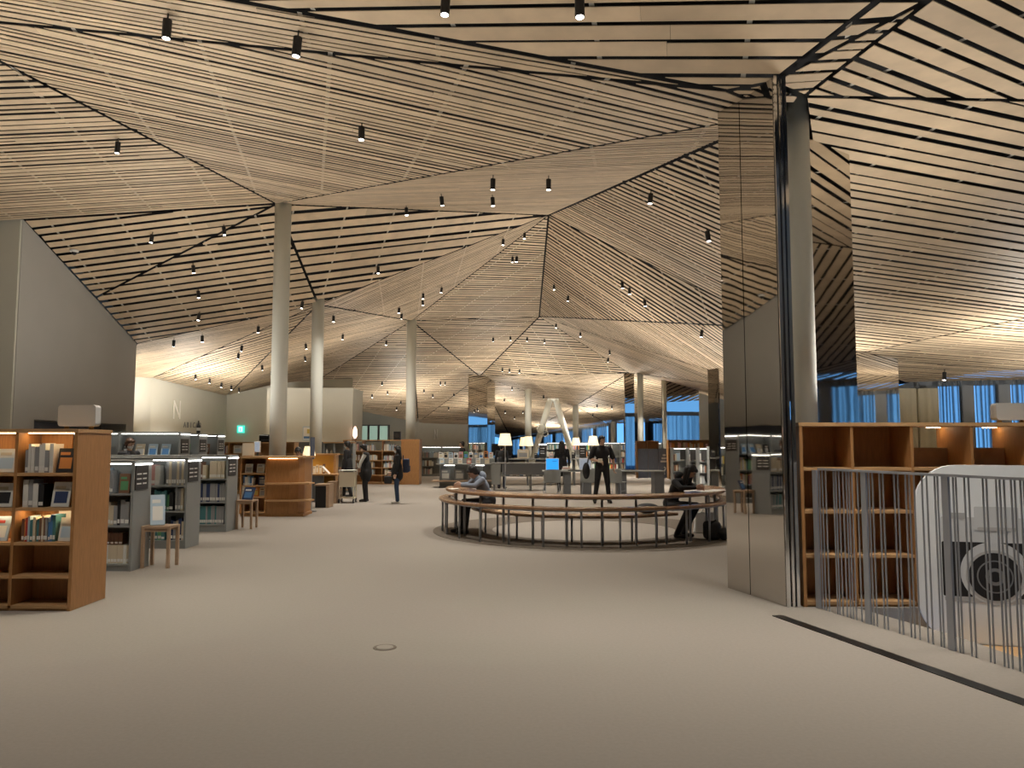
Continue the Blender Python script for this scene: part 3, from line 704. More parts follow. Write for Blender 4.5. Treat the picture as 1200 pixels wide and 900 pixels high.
# --- stair railing
rl = thing('stair_railing', 'grey steel railing of irregular thin bars around the stair opening', 'railing', (2.92, 7.34, 0))
Ra, Rb = Vector((2.92, 7.34, 0)), Vector((3.51, 5.22, 0)); rd = (Rb-Ra).normalized(); rn = Vector((-rd.y, rd.x, 0))
def rail_at(px):
    dd = ray(px, 640); t = (Ra-CAM).dot(rn)/dd.dot(rn); p = CAM+dd*t; p.z = 0; return p-Ra
ztop = 1.31; end = rd*3.1
MB().bar((0, 0, ztop), (end.x, end.y, ztop), .045, .02).build('top_rail', 'rail_steel', rl)
for px in (957.5, 1015, 1111, 1216):
    p = rail_at(px); MB().bar(p+Vector((0, 0, .001)), p+Vector((0, 0, ztop-.01)), .062, .02, upv=rn).build('post', 'rail_steel', rl)
bal = [118, 128, 138, 150, 178, 186, 197, 211, 223, 232, 243, 262, 303, 315, 340, 352, 392, 405, 432, 445, 462, 490, 507, 535, 545, 600, 610, 640, 655, 705, 718, 752, 765, 780, 805, 818, 838, 850]
for c in bal:
    p = rail_at(920+c/3); MB().tube(p+Vector((0, 0, .001)), p+Vector((0, 0, ztop-.01)), .0068, n=6).build('baluster', 'rail_steel', rl)
# --- rounded white board with a camera picture
mat('ink_black', (.015, .015, .017), .5); mat('ink_silver', (.46, .47, .48), .5); mat('ink_pale', (.60, .63, .65), .5); mat('ink_grey', (.22, .23, .24), .5)
SL, SR = Vector((3.66, 6.95, 0)), Vector((5.25, 6.50, 0)); sd = (SR-SL).normalized(); sn = Vector((-sd.y, sd.x, 0))
sb = thing('picture_board', 'large rounded white board printed with a retro camera', 'sign', (SL.x, SL.y, 0), math.atan2(sd.y, sd.x))
def board_at(px, py):
    dd = ray(px, py); t = (SL-CAM).dot(sn)/dd.dot(sn); p = CAM+dd*t; return (p-SL).dot(sd), p.z
bl, bt_ = board_at(1075, 650)[0], board_at(1130, 545)[1]; bb = board_at(1130, 754)[1]; bw = (SR-SL).length
def rrect(x0, x1, z0, z1, r, n=10):
    pts = []
    for cx_, cz, a0 in ((x1-r, z0+r, -90), (x1-r, z1-r, 0), (x0+r, z1-r, 90), (x0+r, z0+r, 180)):
        for i in range(n+1):
            q = math.radians(a0+90*i/n); pts.append((cx_+r*math.cos(q), cz+r*math.sin(q)))
    return pts
def plate(name, pts, y0, y1, m, parent):
    n = len(pts); mb = MB().add([(p[0], y0, p[1]) for p in pts]+[(p[0], y1, p[1]) for p in pts], [tuple(range(n)), tuple(range(n, 2*n))[::-1]]+[(i, n+i, n+(i+1) % n, (i+1) % n) for i in range(n)])
    return mb.build(name, m, parent, fix=True)
plate('board', rrect(bl, bw, bb, bt_, .34), 0, .06, 'sign_white', sb)
MB().box(bl+.4, bw-.4, .0, .06, bb-.0, bb+.01).build('base_edge', 'sign_white', sb)
def bx_(name, px0, py0, px1, py1, y, m):
    a = board_at(px0, py1); b = board_at(px1, py0); return plate(name, [(a[0], a[1]), (b[0], a[1]), (b[0], b[1]), (a[0], b[1])], -y, -.0001, m, sb)
c0 = board_at(1166, 676); c1 = board_at(1201, 676); Rl = c1[0]-c0[0]
def disc(name, r, y, m, cx_=c0[0], cz=c0[1]): return plate(name, [(cx_+r*math.cos(2*math.pi*i/40), cz+r*math.sin(2*math.pi*i/40)) for i in range(40)], -y, -.0001, m, sb)
xr = c0[0]+(c0[0]-board_at(1105, 676)[0])
def strip_(name, xa, xb, py0, py1, y, m, px=1130):
    za, zb__ = board_at(px, py1)[1], board_at(px, py0)[1]; return plate(name, rrect(xa, xb, za, zb__, .012, 3), -y, -.0001, m, sb)
xl = board_at(1105, 676)[0]
strip_('printed_top_plate', xl, xr, 606, 636, .001, 'ink_pale'); strip_('printed_leather', xl, xr, 635, 699, .002, 'ink_black'); strip_('printed_base_plate', xl+.01, xr-.01, 699, 705, .0025, 'ink_silver')
strip_('printed_dial', xl+.05, xl+.20, 601, 608, .003, 'ink_silver'); strip_('printed_finder', c0[0]-.14, c0[0]+.2, 594, 622, .003, 'ink_pale', 1160); strip_('printed_finder_shadow', c0[0]-.12, c0[0]+.18, 618, 622, .004, 'ink_silver', 1160)
disc('printed_mount_ring', Rl*1.18, .0035, 'ink_pale', cz=c0[1]+.03); disc('printed_lens_rim', Rl, .004, 'ink_silver'); disc('printed_lens_barrel', Rl*.9, .005, 'ink_black'); disc('printed_lens_ring', Rl*.62, .006, 'ink_grey'); disc('printed_lens_inner', Rl*.57, .007, 'ink_black'); disc('printed_lens_glass', Rl*.33, .008, 'ink_grey'); disc('printed_lens_eye', Rl*.2, .009, 'ink_black')
for o in [o for o in bpy.data.objects if o.name.startswith('step')]: bpy.data.objects.remove(o)
for i in range(4): MB().box(3.66+i*.08, 6.1, 6.25-i*.30, 7.40-i*.34, bb-.18-i*.17, bb-.004-i*.17).build('step', 'oak_light', sw)
# --- stool tables with boards
def stool_table(px, py, w, h, label, d=.34):
    p = PZ(px, py); t = thing('stool_table', label, 'table', (p.x, p.y, 0), 0, 'plain wooden stool tables')
    MB().box(-w/2, w/2, -d/2, d/2, h-.03, h).build('table_top', 'stool_wood', t)
    for sx in (-1, 1):
        for sy in (-1, 1): MB().box(sx*(w/2-.02)-.018, sx*(w/2-.02)+.018, sy*(d/2-.02)-.018, sy*(d/2-.02)+.018, .001, h-.03).build('leg', 'stool_wood', t)
    for sy in (-1, 1): MB().box(-w/2+.04, w/2-.04, sy*(d/2-.02)-.009, sy*(d/2-.02)+.009, h-.07, h-.031).build('apron', 'stool_wood', t)
    return t
s1_ = stool_table(187, 664, .36, .52, 'plain wooden stool table carrying a leaning floor map board', .3)
s2_ = stool_table(289, 619, .30, .52, 'plain wooden stool table carrying a dark blue leaflet')
cover_book(s1_.location.x-.02, s1_.location.y-.05, .52, .17, .40, ('pale_blue', 'white', 'white'), 'pale blue printed notice board leaning on a stool table', lean=.35, rz=.5, name='notice_board', cat='board')
cover_book(s2_.location.x, s2_.location.y-.03, .52, .22, .24, ('navy', 'blue', 'white'), 'dark blue leaflet propped on a stool table', lean=.4, rz=-.3, name='leaflet', cat='leaflet')
cover_book(s2_.location.x-.12, s2_.location.y+.08, .52, .05, .24, ('cream', 'white', 'white'), 'narrow cream card upright on a stool table', lean=.2, name='card', cat='card')
# --- ring of reading furniture
def ring(name, label, cat, r0, r1, a0, a1, ztop_, th, rleg, legr, step, off, m='bench_wood'):
    t = thing(name, label, cat, (RC[0], RC[1], 0)); bevel(MB().arc(0, 0, r0, r1, a0, a1, ztop_-th, ztop_, 64).build('top_ring', m, t, fix=True), .012, 2)
    MB().arc(0, 0, rleg-.02, rleg+.02, a0+1, a1-1, ztop_-th-.02, ztop_-th, 64).build('under_rail', 'leg_steel', t, fix=True)
    q = a0+off
    while q < a1:
        c = math.cos(math.radians(q)), math.sin(math.radians(q)); MB().tube((rleg*c[0], rleg*c[1], .007), (rleg*c[0], rleg*c[1], ztop_-th-.018), legr, n=10).build('leg', 'leg_steel', t, smooth=True); q += step
    return t
ring('ring_table', 'curved wooden ring table on thin steel legs', 'table', 2.06, 2.50, 172, 372, .765, .045, 2.33, .021, 13.2, 7.2)
ring('outer_ring_bench', 'outer curved wooden ledge of the ring furniture below table height', 'bench', 2.40, 2.62, 168, 374, .60, .045, 2.55, .018, 13, 5)
ring('inner_ring_bench', 'inner curved wooden seat of the ring furniture', 'bench', 1.72, 2.06, 176, 313, .435, .045, 1.86, .018, 15, 8)
# --- oak service counter
cnt = thing('service_counter', 'curved oak service counter with warm strip light and open shelves', 'counter', (-5.2, 16.9, 0))
cx0, cx1 = P(281, 600, 16.5).x+5.2, P(356, 600, 16.8).x+5.2; H = 1.28
dvx = P(312, 600, 16.6).x+5.2
zs = [.10, .42, .66, .92]
MB().box(cx0, dvx, .10, .13, .06, H-.04).build('back_panel', 'oak', cnt)
for x in (cx0, dvx): MB().box(x-.015, x+.015, -.4, .12, .06, H-.04).build('side_panel', 'oak', cnt)
for z in zs: MB().box(cx0+.016, dvx-.016, -.385, .098, z-.025, z).build('shelf_board', 'oak_light', cnt)
pts = [(dvx+.016, -.38), (cx1-.25, -.36), (cx1-.08, -.28), (cx1, -.1), (cx1, .5), (dvx+.016, .5)]
MB().prism(pts, .06, H-.04).build('curved_front', 'oak', cnt, fix=True)
MB().prism([(dvx+.05, -.40), (cx1-.25, -.385), (cx1-.10, -.31), (cx1-.11, -.295), (cx1-.26, -.37), (dvx+.05, -.385)], H-.05, H-.041).build('light_strip', 'strip_counter', cnt, fix=True)
for z, e in ((.72, .2), (.36, .2)): MB().prism([(dvx+.02, -.52), (cx1+e, -.46), (cx1+e+.05, -.2), (cx1+.002, .1), (cx1-.002, -.12), (cx1-.09, -.30), (cx1-.25, -.375), (dvx+.02, -.395)], z-.03, z).build('bent_ledge', 'oak_light', cnt, fix=True)
MB().prism([(cx0-.03, -.47), (dvx, -.47), (cx1-.2, -.45), (cx1+.02, -.32), (cx1+.06, .55), (cx0-.03, .55)], H-.04, H).build('counter_top', 'oak_light', cnt, fix=True)
MB().prism([(cx0, -.36), (cx1+.05, -.34), (cx1+.05, .4), (cx0, .4)], .001, .06).build('plinth', 'oak', cnt, fix=True)
for k, (x, z, c) in enumerate(((.13, .92, ('white', 'grey', 'cream')), (.38, .92, ('white', 'cream', 'grey')), (.42, .66, ('navy', 'grey', 'cream')), (.28, .42, ('orange', 'yellow', 'cream')), (.43, .42, ('cream', 'grey', 'brown')))):
    cover_book(-5.2+cx0+x, 16.9-.30, z, .12 if k == 4 else .16, .20, c, ('white leaflet', 'white and cream leaflet', 'dark navy booklet', 'orange booklet', 'small cream booklet')[k]+' propped in the oak counter shelves')
book_row(-5.2+cx0+.03, -5.2+cx0+.26, 16.56, .66, .22, ['blue', 'pale blue', 'white'], rb_, 'on upper shelf of oak counter', 1, (.015, .03), 'booklets in the oak counter'); book_row(-5.2+cx0+.03, -5.2+cx0+.21, 16.56, .42, .22, ['pale blue', 'white', 'grey'], rb_, 'on lower shelf of oak counter', 1, (.015, .03), 'booklets in the oak counter')
# inner grey-sided desk and yellow-lit niche behind the counter
def GX(px, Y): return P(px, 520, Y).x
nd = thing('counter_desk', 'oak topped inner desk with yellow-lit back panel behind the counter', 'desk', (GX(370, 20.9), 20.9, 0))
w = (GX(384, 20.9)-GX(356, 20.9))/2
MB().box(-w-.4, w+.35, -.35, .4, .70, .74).build('desk_top', 'oak_light', nd); MB().box(-w, w-.02, -.3, -.26, .02, .70).build('front_panel', 'grey_dark', nd)
mat('amber_glow_paint', (.62, .36, .07), .6)  # the niche's yellow light is put into the panel colour
MB().box(-w-.3, w+.1, .42, .46, .001, 1.24).build('back_panel', 'amber_glow_paint', nd); MB().box(-w-.35, w+.2, .30, .62, 1.24, 1.28).build('upper_shelf', 'oak_light', nd); MB().box(w+.1, w+.16, .30, .62, .001, 1.24).build('upright', 'oak_light', nd)
t = bookcase('grey_wall_shelving', 'grey backed oak shelving below the white boxed room', GX(379, 24.6), GX(414, 24.6), 24.6, .42, 1.60, [.1, .55, .80, 1.22], [GX(391, 24.6), GX(403, 24.6)], 'grey_paint', 'oak_light')
# low box seats
for px0, px1, pyb, pyt, lb in ((368, 385, 595, 568, 'oak-sided black box seat at the counter corner'), (383, 394, 590, 565, 'second oak-sided black box seat standing behind the first')):
    p = PZ((px0+px1)/2, pyb); w = (px1-px0)/FPX*p.y; h = (pyb-pyt)/FPX*p.y
    t = thing('box_seat', lb, 'seat', (p.x, p.y+.25, 0)); MB().box(-w/2, w/2, -.25, .25, h-.04, h).build('seat_top', 'stool_wood', t); MB().box(w/2-.07, w/2, -.25, .25, .001, h-.041).build('side_panel', 'stool_wood', t); MB().box(-w/2+.02, w/2-.08, -.22, .22, .001, h-.041).build('black_core', 'ink_black', t)
# --- low oak shelving beyond the grey range
t = bookcase('oak_bookcase', 'low oak shelving with monitor and boards in front of pale wall', GX(253, 24), GX(345, 24), 24, .5, 1.60, [.1, .5, .9, 1.25], [GX(268, 24), GX(290, 24), GX(318, 24)], 'oak_light')
for i, (px, c, lb) in enumerate(((278, ('white', 'pale_blue', 'grey'), 'white picture board on low oak shelving'), (300, ('pink', 'white', 'red'), 'pink leaflet on low oak shelving'))):
    cover_book(GX(px, 24), 24.05, 1.25, .26, .25, c, lb, lean=.1)
book_row(GX(254, 24)+.05, GX(267, 24), 24.05, 1.25, .28, PAL_MIX, rb_)
nb_ = thing('notice_board', 'tan upright notice board standing on the counter end', 'board', (GX(291.5, 17), 17.0, 1.281)); MB().box(-.13, .13, -.01, .01, 0, .28).build('panel', 'cream', nb_); MB().box(-.1, .1, -.04, .04, 0, .012).build('foot', 'oak', nb_)
# --- long oak bookcase in the middle distance
X0, X1, Y0 = GX(402, 29.6), GX(471, 29.6), 29.6
t = bookcase('oak_bookcase', 'long oak bookcase with a plain broad oak end in the middle of hall', X0, X1, Y0, .6, 1.70, [.08, .36, .64, .92, 1.28], [X0+(X1-X0)*i/3 for i in (1, 2)], 'oak', 'oak_light', noback=((0, 4), (1, 4), (2, 4)))
MB().box((X1-X0)/2+.002, (X1-X0)/2+(GX(492, 29.6)-GX(471, 29.6)), -.45, .35, .001, 1.72).build('broad_end', 'oak', t)
r = random.Random(9)
for j, z in enumerate([.36, .64, .92, 1.28]):
    for i in range(3): book_row(X0+(X1-X0)*i/3+.05, X0+(X1-X0)*(i+1)/3-.05, Y0+.05, z, .235 if j < 3 else .3, ['pink', 'white', 'cream', 'grey', 'white', 'pale blue', 'brown'], r, None, r.uniform(.6, 1), (.03, .06))
# --- far shelving with strip lights
def far_shelf(px0, px1, Y, H, lab_, levels, seed, ends=0, pal=PAL_MIX, divw=.9):
    x0, x1 = GX(px0, Y), GX(px1, Y); nd_ = max(0, int((x1-x0)/divw)-1)
    t = bookcase('grey_bookshelf', lab_, x0, x1, Y, .45, H, levels, [x0+(x1-x0)*(i+1)/(nd_+1) for i in range(nd_)], 'grey_paint', strip='strip_glow', strips=(len(levels)-1,), bt=.022, group='grey steel bookshelves')
    r = random.Random(seed)
    for j, z in enumerate(levels):
        top = levels[j+1]-.03 if j+1 < len(levels) else H-.05
        for i in range(nd_+1):
            book_row(x0+(x1-x0)*i/(nd_+1)+.05, x0+(x1-x0)*(i+1)/(nd_+1)-.05, Y+.05, z, min(.32, top-z), pal, r, None, r.uniform(.5, 1), (.03, .09))
    return t
PINK = ['pink', 'white', 'cream', 'white', 'brown', 'grey', 'pale blue']
far_shelf(494, 541, 37, 1.42, 'grey bookshelf with bright strip light under the wall letter N', [.1, .48, .88], 21, pal=PINK)
far_shelf(640, 700, 46, 1.62, 'far grey bookshelf lining the curtained window wall', [.1, .45, .8, 1.2], 22, pal=PAL_MIX+['blue', 'pale blue'])
far_shelf(702, 752, 45, 1.62, 'far grey bookshelf beside the polished steel pier', [.1, .45, .8, 1.2], 23)
far_shelf(753, 776, 40, 1.60, 'grey bookshelf partly hidden by the blue-grey screen', [.1, .45, .8, 1.2], 24)
far_shelf(832, 852, 27, 1.45, 'grey bookshelf peeping past the mirror partition', [.1, .45, .85], 25)
for i, (a, b, Y, lb) in enumerate(((788, 806, 29.6, 'grey bookshelf end with plaque beside the blue-grey screen'), (806.5, 818, 28.9, 'grey bookshelf between two plaque-ended bookshelves'), (818.5, 831, 28.2, 'grey bookshelf in front of the slender steel pier'))):
    t = far_shelf(a, b, Y, 1.40, lb, [.1, .5, .9], 30+i, pal=PINK+['brown', 'black'])
    x0, x1 = GX(a, Y), GX(b, Y); MB().box((x1-x0)/2-.30, (x1-x0)/2-.04, -.245, -.226, .95, 1.30).build('front_plaque', 'grey_plaque', t)
t = bookcase('oak_bookcase', 'oak bookcase of small pink books under the wide steel pier', GX(783, 34), GX(834, 34), 34, .4, 1.72, [.1, .5, .95, 1.35], [GX(800, 34), GX(817, 34)], 'oak')
for q0, q1 in ((784.5, 799), (801, 816), (818, 832.5)): book_row(GX(q0, 34), GX(q1, 34), 34.05, 1.35, .28, ['pink', 'brown', 'cream', 'orange'], r, None, 1, (.05, .1), d=.12)
t = bookcase('oak_bookcase', 'low oak open box shelf above the blue-grey screen', GX(746, 35), GX(772, 35), 35, .4, 1.68, [.1, .6, 1.28], [GX(759, 35)], 'oak')
# blue-grey screen with marks
mat('screen_blue', (.13, .16, .23), .7, noise=.1, nscale=12, stretch=(6, 6, .4))
sc_ = thing('standing_screen', 'blue-grey fabric screen with a white question mark', 'screen', (GX(771, 34.6), 34.6, 0)); w = (GX(795, 34.6)-GX(748, 34.6))/2
for i in range(4): MB().box(-w+2*w*i/4+.008, -w+2*w*(i+1)/4-.008, -.03, .03, .02, 1.33).build('screen_panel', 'screen_blue', sc_)
for x in (-w, 0, w): MB().box(x-.03, x+.03, -.12, .12, .001, .02).build('foot', 'grey_dark', sc_)
def text_mesh(s, size, depth, m, name, parent, loc, rot=(math.pi/2, 0, 0), align='CENTER', sx=1.):
    cu = bpy.data.curves.new(name, 'FONT'); cu.body = s; cu.size = size; cu.extrude = depth; cu.align_x = align; cu.resolution_u = 3
    tmp = bpy.data.objects.new('tmp_text', cu); COL.objects.link(tmp); bpy.context.view_layer.update()
    me = bpy.data.meshes.new_from_object(tmp.evaluated_get(bpy.context.evaluated_depsgraph_get())); bpy.data.objects.remove(tmp)
    me.materials.clear(); me.materials.append(MAT[m]); o = link(name, me, parent); o.location = loc; o.rotation_euler = rot; o.scale = (sx, 1, 1); return o
text_mesh('?', .5, .004, 'ink_pale', 'printed_mark', sc_, (.28, -.036, .18)); 
for i in range(3): MB().box(.10+i*.05, .40-i*.03, -.034, -.0305, .72+i*.14, .80+i*.14).build('printed_block', 'ink_pale', sc_)
# ---------------------------------------------------------------- spotlights on the ceiling
SPOTS = [(197, 16, 1.05), (350, 36, 1.05), (139, 162, 1), (424, 144, 1), (578, 205, 1), (517, 227, 1), (577, 228, 1), (643, 206, 1), (476, 241, 1), (179, 272, 1), (262, 263, 1), (226, 308, 1), (232, 338, 1), (234, 365, 1), (237, 391, 1), (204, 396, 1), (355, 351, 1), (303, 380, 1), (284, 403, 1), (280, 412, 1), (307, 426, 1), (318, 433, 1), (229, 437, 1), (246, 442, 1), (260, 447, 1), (271, 450, 1), (280, 453, 1), (391, 368, 1), (358, 401, 1), (357, 416, 1), (402, 390, 1), (453, 398, 1), (496, 342, 1), (495, 350, 1), (518, 335, 1), (468, 359, 1), (471, 366, 1), (443, 310, 1), (590, 278, 1), (615, 271, 1), (601, 299, 1), (606, 299, 1), (649, 332, 1), (666, 345, 1), (763, 223, 1), (729, 328, 1), (737, 335, 1), (755, 349, 1), (823, 384, 1), (828, 267, 1), (578, 394, 1), (598, 393, 1), (618, 394, 1), (638, 396, 1), (652, 378, 1), (680, 388, 1), (714, 409, 1), (713, 418, 1), (589, 430, 1), (597, 431, 1), (609, 432, 1), (600, 452, 1), (616, 460, 1), (637, 462, 1), (448, 446, 1), (516, 446, 1), (507, 461, 1), (522, 446, 1), (497, 455, 1), (454, 457, 1), (436, 461, 1), (470, 469, 1), (465, 476, 1), (532, 460, 1), (526, 476, 1), (433, 487, 1), (442, 494, 1), (455, 494, 1), (523, -13, 1.0), (679, -11, 1.0), (978, 306, 1), (1107, 433, 1.2), (1100, 452, 1), (591, 466, 1), (592, 480, 1), (603, 487, 1), (613, 480, 1), (700, 473, 1), (717, 474, 1), (695, 484, 1)]
LAND = [('the entrance floor', -1.5, 8), ('the grey wall wing', -10, 18), ('the counter column', -5.6, 17.5), ('the ring table', 1.3, 14), ('the white boxed room', -8, 33), ('the librarian and cart', -4, 21), ('the pale corner wall', -12, 31), ('the desks with monitors', 2, 24), ('the mirror partition', 4, 12), ('the long oak bookcase', -5, 30), ('the steel pier', -1.5, 43), ('the far windows', 6, 47), ('the curtained windows', 12, 20), ('the blue-grey screen', 6, 33), ('the column by the white room', -6.5, 26), ('the column behind the oak bookcase', -4.3, 33), ('the V-shaped props', 2.3, 43), ('the display island', -1.7, 27.5), ('the low oak shelving', -8.5, 24), ('the standing person in black', 2.3, 20), ('the grey shelving range', -6.5, 11.5), ('the stair railing', 3.5, 6.5), ('the hall between counter and ring table', -2, 15), ('the far wall with letter N', -5, 54)]
sp0 = None; rs_ = random.Random(5)
for px, py, s in SPOTS:
    p = ceil_at(px, py)
    if p is None: continue
    nm = min(LAND, key=lambda l: (l[1]-p.x)**2+(l[2]-p.y)**2)[0]
    if sp0 is None:
        t = sp0 = thing('spotlight', '', 'spotlight', p)
        MB().tube((0, 0, .10), (0, 0, -.07), .009, n=8).build('stem', 'black_metal', t)
        MB().lathe([(.035, -.07), (.05, -.075), (.05, -.27), (.043, -.275), (.043, -.26)][:3]+[(.05, -.29)], n=14).build('housing', 'black_metal', t)
        ln = MB().lathe([(.040, -.2905), (.040, -.2935)], n=14).build('lens', 'lens_glow', t)
    else:
        t = copy_tree(sp0); t.location = p
    t.scale = (s*.9,)*3; t.rotation_euler = (rs_.uniform(-.12, .12), rs_.uniform(-.12, .12), 0)
    tag(t, f'black cylinder spotlight hanging from the slats over {nm}', 'spotlight', 'ceiling spotlights')
# dome camera and sprinkler-like sensor
p = ceil_at(87, 293)
t = thing('dome_camera', 'small white dome camera on slats above the grey wall wing', 'camera', p); MB().lathe([(.10, .0), (.10, -.04), (.07, -.06)], n=18).build('base', 'paper_white', t); MB().lathe([(.06, -.06), (.05, -.10), (.02, -.12)], n=16).build('dome', 'ink_black', t, smooth=True)
# ---------------------------------------------------------------- lamps
def lamp(px, py_top, py_bot, w_px, Y, zbase, label, name='floor_lamp'):
    a = P(px, py_top, Y); b = P(px, py_bot, Y); r = w_px/2*Y/FPX
    t = thing(name, label, 'lamp', (a.x, Y, zbase)); z1, z0 = a.z-zbase, b.z-zbase
    MB().lathe([(.14, 0.001), (.14, .015), (.02, .022)], n=20).build('base', 'leg_steel', t); MB().tube((0, 0, .02), (0, 0, z0+.05), .012, n=8).build('pole', 'leg_steel', t)
    mb = MB(); n = 24; vs_ = []
    for rr, z in ((r, z0), (r*.68, z1)):
        for i in range(n): q = 2*math.pi*i/n; vs_.append((rr*math.cos(q), rr*math.sin(q), z))
    mb.add(vs_, [(i, (i+1) % n, n+(i+1) % n, n+i) for i in range(n)]); mb.build('shade', 'lampshade', t, smooth=True)
    d = bpy.data.lights.new('lamp_bulb', 'POINT'); d.energy = 9; d.color = (1, .78, .5); d.shadow_soft_size = .05
    o = bpy.data.objects.new('lamp_bulb', d); COL.objects.link(o); o.parent = t; o.location = (0, 0, (z0+z1)/2); MB().lathe([(.02, 0), (.035, .04), (.02, .08)], (0, 0, (z0+z1)/2-.04), 10).build('bulb_holder', 'paper_white', t)
    return t
lamp(592, 508, 522, 16.5, 23.2, 0, 'tall floor lamp with pleated cream shade near the ring table')
# ---------------------------------------------------------------- desks and equipment in the middle distance
def desk(label, px0, px1, Y, h, peds, dep=.7, m='grey_paint'):
    x0, x1 = GX(px0, Y), GX(px1, Y); c = (x0+x1)/2; t = thing('grey_desk', label, 'desk', (c, Y+dep/2, 0), 0, 'grey library desks')
    MB().box(x0-c, x1-c, -dep/2, dep/2, h-.035, h).build('desk_top', m, t)
    for a, b in peds: MB().box(GX(a, Y)-c, GX(b, Y)-c, -dep/2+.04, dep/2-.04, .001, h-.036).build('pedestal', 'grey_dark', t)
    return t, c
d1, c1 = desk('grey desk with two monitors and panel legs behind the chairs', 636, 779, 23.2, .74, ((661, 669), (682, 693), (724, 734), (767, 778)))
t, c2 = desk('long grey high counter with modesty board and small objects below', 576, 640, 25.6, .92, ((578, 580), (620.5, 623), (638, 639.5)), .6, 'grey_paint')
W = (GX(640, 25.6)-GX(576, 25.6))/2
MB().box(-W+.35, W-.05, -.29, -.26, .52, .88).build('modesty_board', 'grey_dark', t); MB().box(-W+.2, W-.1, -.2, .25, .46, .485).build('under_shelf', 'grey_paint', t); MB().box(-W, -W+.3, -.28, .28, .2, .88).build('end_box', 'grey_paint', t)
for i, (px, c, nm) in enumerate(((589, 'white', 'white'), (595, 'pale_blue', 'pale blue'), (603, 'cream', 'cream'), (611, 'blue', 'deep blue'), (618, 'grey', 'grey'), (626, 'white', 'pale'), (634, 'cream', 'ivory'))):
    o = MB().box(-.06, .06, -.05, .05, 0, .11).box(-.062, .062, -.052, .052, .09, .1, 0).build('small_box', 'book_'+c); o.location = (GX(px, 25.7), 25.78, .487); tag(o, f'small {nm} box on the under-shelf of the high counter', 'box', 'small boxes under the counter')
def monitor(px0, px1, py0, py1, Y, zdesk, m, label):
    a, b = P(px0, py0, Y), P(px1, py1, Y); w, h = b.x-a.x, a.z-b.z; cx_ = (a.x+b.x)/2
    t = thing('monitor', label, 'monitor', (cx_, Y, zdesk+.001)); z0 = b.z-zdesk
    MB().box(-.11, .11, -.05, .13, 0, .012).build('stand_base', 'grey_dark', t); MB().box(-.025, .025, .03, .05, .012, z0+h*.4).build('stand_neck', 'grey_dark', t)
    c = bevel(MB().box(-w/2, w/2, -.01, .03, z0, z0+h).build('casing', 'paper_white' if m != 'screen_black' else 'black_metal', t), .006); MB().box(-w/2+.015, w/2-.015, -.013, -.0102, z0+.015, z0+h-.015).build('screen', m, t)
    if m == 'screen_blue_glow': MB().box(0, w/2-.06, -.0145, -.0131, z0+h*.72, z0+h*.78).build('window_bar', 'screen_bar', t)
    if m == 'screen_page':
        for i in range(5): MB().box(-w/2+.04, w/2-.05, -.0145, -.0131, z0+h*(.18+.14*i), z0+h*(.20+.14*i)).build('text_line', 'ink_grey', t)
    return t
mat('screen_blue_glow', (.02, .1, .2), .3, emit=(.03, .36, .95), estr=1.0); mat('screen_page', (.1, .1, .1), .3, emit=(.5, .56, .66), estr=.5); mat('screen_black', (.01, .01, .012), .2); mat('screen_bar', (.02, .1, .2), .3, emit=(.02, .2, .6), estr=.6)
monitor(639.5, 655, 537, 551, 23.5, .74, 'screen_blue_glow', 'monitor with bright blue screen on the grey desk')
monitor(678.5, 692.5, 537, 550.5, 23.5, .74, 'screen_page', 'white-framed monitor showing a text page on the grey desk')
monitor(576, 600, 520, 534, 28.4, 1.0, 'screen_black', 'wide black screen above the display island')
# small desk objects
t = thing('paper_stack', 'loose white papers and tissue box on the grey desk', 'papers', (GX(663, 23.4), 23.45, .741))
for i in range(4): MB().box(-.12+i*.012, .12-i*.02, -.1, .1, .03*i, .03*i+.028).build('sheet_pile', ('paper_white', 'cream', 'book_pink', 'paper_white')[i], t)
o = bevel(MB().box(-.22, .22, -.07, .07, 0, .025).build('keyboard', 'black_metal'), .005); o.location = (GX(674, 23.3), 23.33, .741); tag(o, 'flat black keyboard on the grey desk', 'keyboard')
# chairs
ch0 = None
for px, Y, rz, lb in ((646, 22.3, 0.1, 'grey shell chair pushed toward the blue monitor'), (690, 22.4, -.15, 'grey shell chair in front of the text-page monitor'), (722, 22.3, -.5, 'grey shell chair angled beside the standing man')):
    if ch0 is None:
        t = ch0 = thing('shell_chair', lb, 'chair', (GX(px, Y), Y, 0), rz, 'grey shell chairs')
        bevel(MB().box(-.22, .22, -.2, .22, .43, .46).build('seat', 'grey_paint', t), .012); mb = MB()
        k = 10; vs_ = []
        for i in range(k+1):
            x = -.24+.48*i/k; y = -.24+.06*(x/.24)**2
            for z, dz in ((.46, 0.), (.82, -.04)):
                for th in (0, .02): vs_.append((x, y+th+dz, z-(.03*abs(x/.24)**3 if z > .6 else 0)))
        fs = []
        for i in range(k):
            a, b = 4*i, 4*i+4; fs += [(a, b, b+2, a+2), (a+1, a+3, b+3, b+1), (a+2, b+2, b+3, a+3), (a, a+1, b+1, b)]
        mb.add(vs_, fs+[(0, 2, 3, 1), (4*k, 4*k+1, 4*k+3, 4*k+2)]); mb.build('backrest', 'grey_paint', t, fix=True)
        for sx in (-1, 1):
            for sy in (-1, 1): MB().tube((sx*.18, sy*.17, .43), (sx*.22, sy*.22, .001), .01, n=8).build('leg', 'leg_steel', t)
            MB().tube((sx*.20, -.2, .2), (sx*.20, .2, .2), .007, n=6).build('side_stretcher', 'leg_steel', t)
    else:
        t = copy_tree(ch0); t.location = (GX(px, Y), Y, 0); t.rotation_euler = (0, 0, rz); t['label'] = lb
